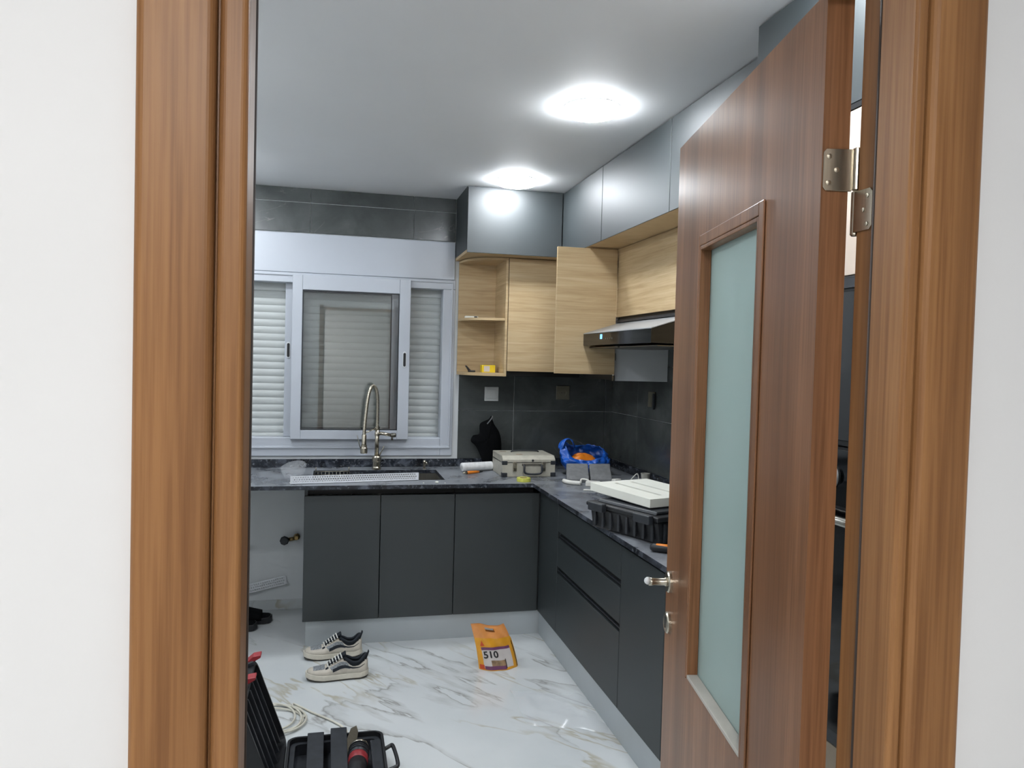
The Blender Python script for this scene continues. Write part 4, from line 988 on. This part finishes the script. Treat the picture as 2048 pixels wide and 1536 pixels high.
# two straps standing over the far rim
for (x0, zt) in ((-1.955, .122), (-1.868, .134)):
    m = MB().prism([(Y1+.006, .06), (Y1+.006, zt), (Y1-.004, zt+.006), (-2.36, zt-.030), (-2.36, zt-.036), (Y1-.006, zt-.004), (Y1-.002, .06)], x0, x0+.062, 'x')
    m.build('strap', MAT['black2'], pc, bevel=.002)
# C-shaped carry handle on the right
hp = [(X1-.002, -2.065, .095), (X1+.020, -2.062, .105), (X1+.030, -2.066, .108), (X1+.038, -2.13, .105), (X1+.040, -2.195, .100), (X1+.028, -2.205, .095), (X1-.002, -2.205, .085)]
MB().tube(smooth_path(hp, 4), .0078, 8).build('carry_handle', MAT['black'], pc, smooth=True)
B(X1-.055, X1-.012, -2.30, -2.03, .0985, .122).build('rim_block', MAT['black2'], pc, bevel=.006, seg=2)
# lid leaning open on the left
lm = Matrix.Translation((X0-.002, 0, .10)) @ Matrix.Rotation(math.radians(-110), 4, 'Y')
m = shell(rr(0, .355, Y0, Y1, .04), rr(.01, .345, Y0+.01, Y1-.01, .032), .055, 0.0, .045, 'black', 'lid', pc)
lid = m.xf(lm).build('lid', MAT['black'], pc)
for i in range(5):
    y = Y1-.05-.075*i
    B(.03, .32, y-.006, y+.006, .012, .0445).xf(lm).build('lid_rib', MAT['black2'], lid, bevel=.002)
for y in (-1.985, -2.19):
    lt = B(.352, .372, y-.028, y+.028, -.002, .035).xf(lm).build('latch_mount', MAT['black2'], pc, bevel=.004)
    MB().prism([(.362, .020), (.374, .026), (.386, -.006), (.380, -.034), (.370, -.030)], y-.022, y+.022, 'y').xf(lm).build('latch', MAT['red'], lt, bevel=.002)
# tool inside the tray
tl_ = thing('oscillating_tool', 'black and red power tool with metal blade in the open case', 'power tool', (-1.745, -2.12, .06))
p0, p1 = Vector((-1.762, -2.075, .116)), Vector((-1.785, -2.385, .105))
MB().tube([p0.lerp(p1, k) for k in (0, .04, .12, .20, .24)], [.026, .034, .038, .037, .036], 18).build('gear_head', MAT['black2'], tl_, smooth=True)
MB().tube([p0.lerp(p1, k) for k in (.24, .27, .34, .36)], [.0365, .037, .036, .034], 18).build('red_band', MAT['red'], tl_, smooth=True)
MB().tube([p0.lerp(p1, k) for k in (.36, .5, .8, .95, 1)], [.034, .034, .031, .03, .02], 18).build('grip', MAT['black'], tl_, smooth=True)
MB().lathe([(.018, 0), (.022, .01), (.012, .022)], (-1.760, -2.072, .118), 'y', 16).build('spindle', MAT['steel'], tl_)
m = MB().prism([(-.020, -.02), (.018, -.02), (.024, .04), (.018, .085), (.004, .105), (-.014, .085)], -.001, .001, 'y')
m.xf(Matrix.Translation((-1.803, -2.065, .105)) @ Matrix.Rotation(.5, 4, 'Y') @ Matrix.Rotation(-.95, 4, 'X')); m.build('blade', MAT['steeld'], tl_)
MB().lathe([(.035, -.014), (.037, -.002), (.032, .006), (.020, .018), (.016, .030)], (-1.7625, -2.078, .116), 'y', 20).build('metal_nose', MAT['chrome'], tl_, smooth=True)
for k in (.06, .11, .16): MB().tube([p0.lerp(p1, k), p0.lerp(p1, k+.02)], .0395, 18).build('grip_ring', MAT['black'], tl_)
# small olive carton left of the lid
t = thing('olive_carton', 'small olive carton on the floor left of the black case', 'box', (-2.34, -1.92, 0))
B(-2.46, -2.225, -1.90, -1.78, .001, .07).build('carton', MAT['olive'], t, bevel=.002); B(-2.462, -2.223, -1.9015, -1.7785, .05, .0715).build('carton_lid', MAT['beige'], t, bevel=.002)
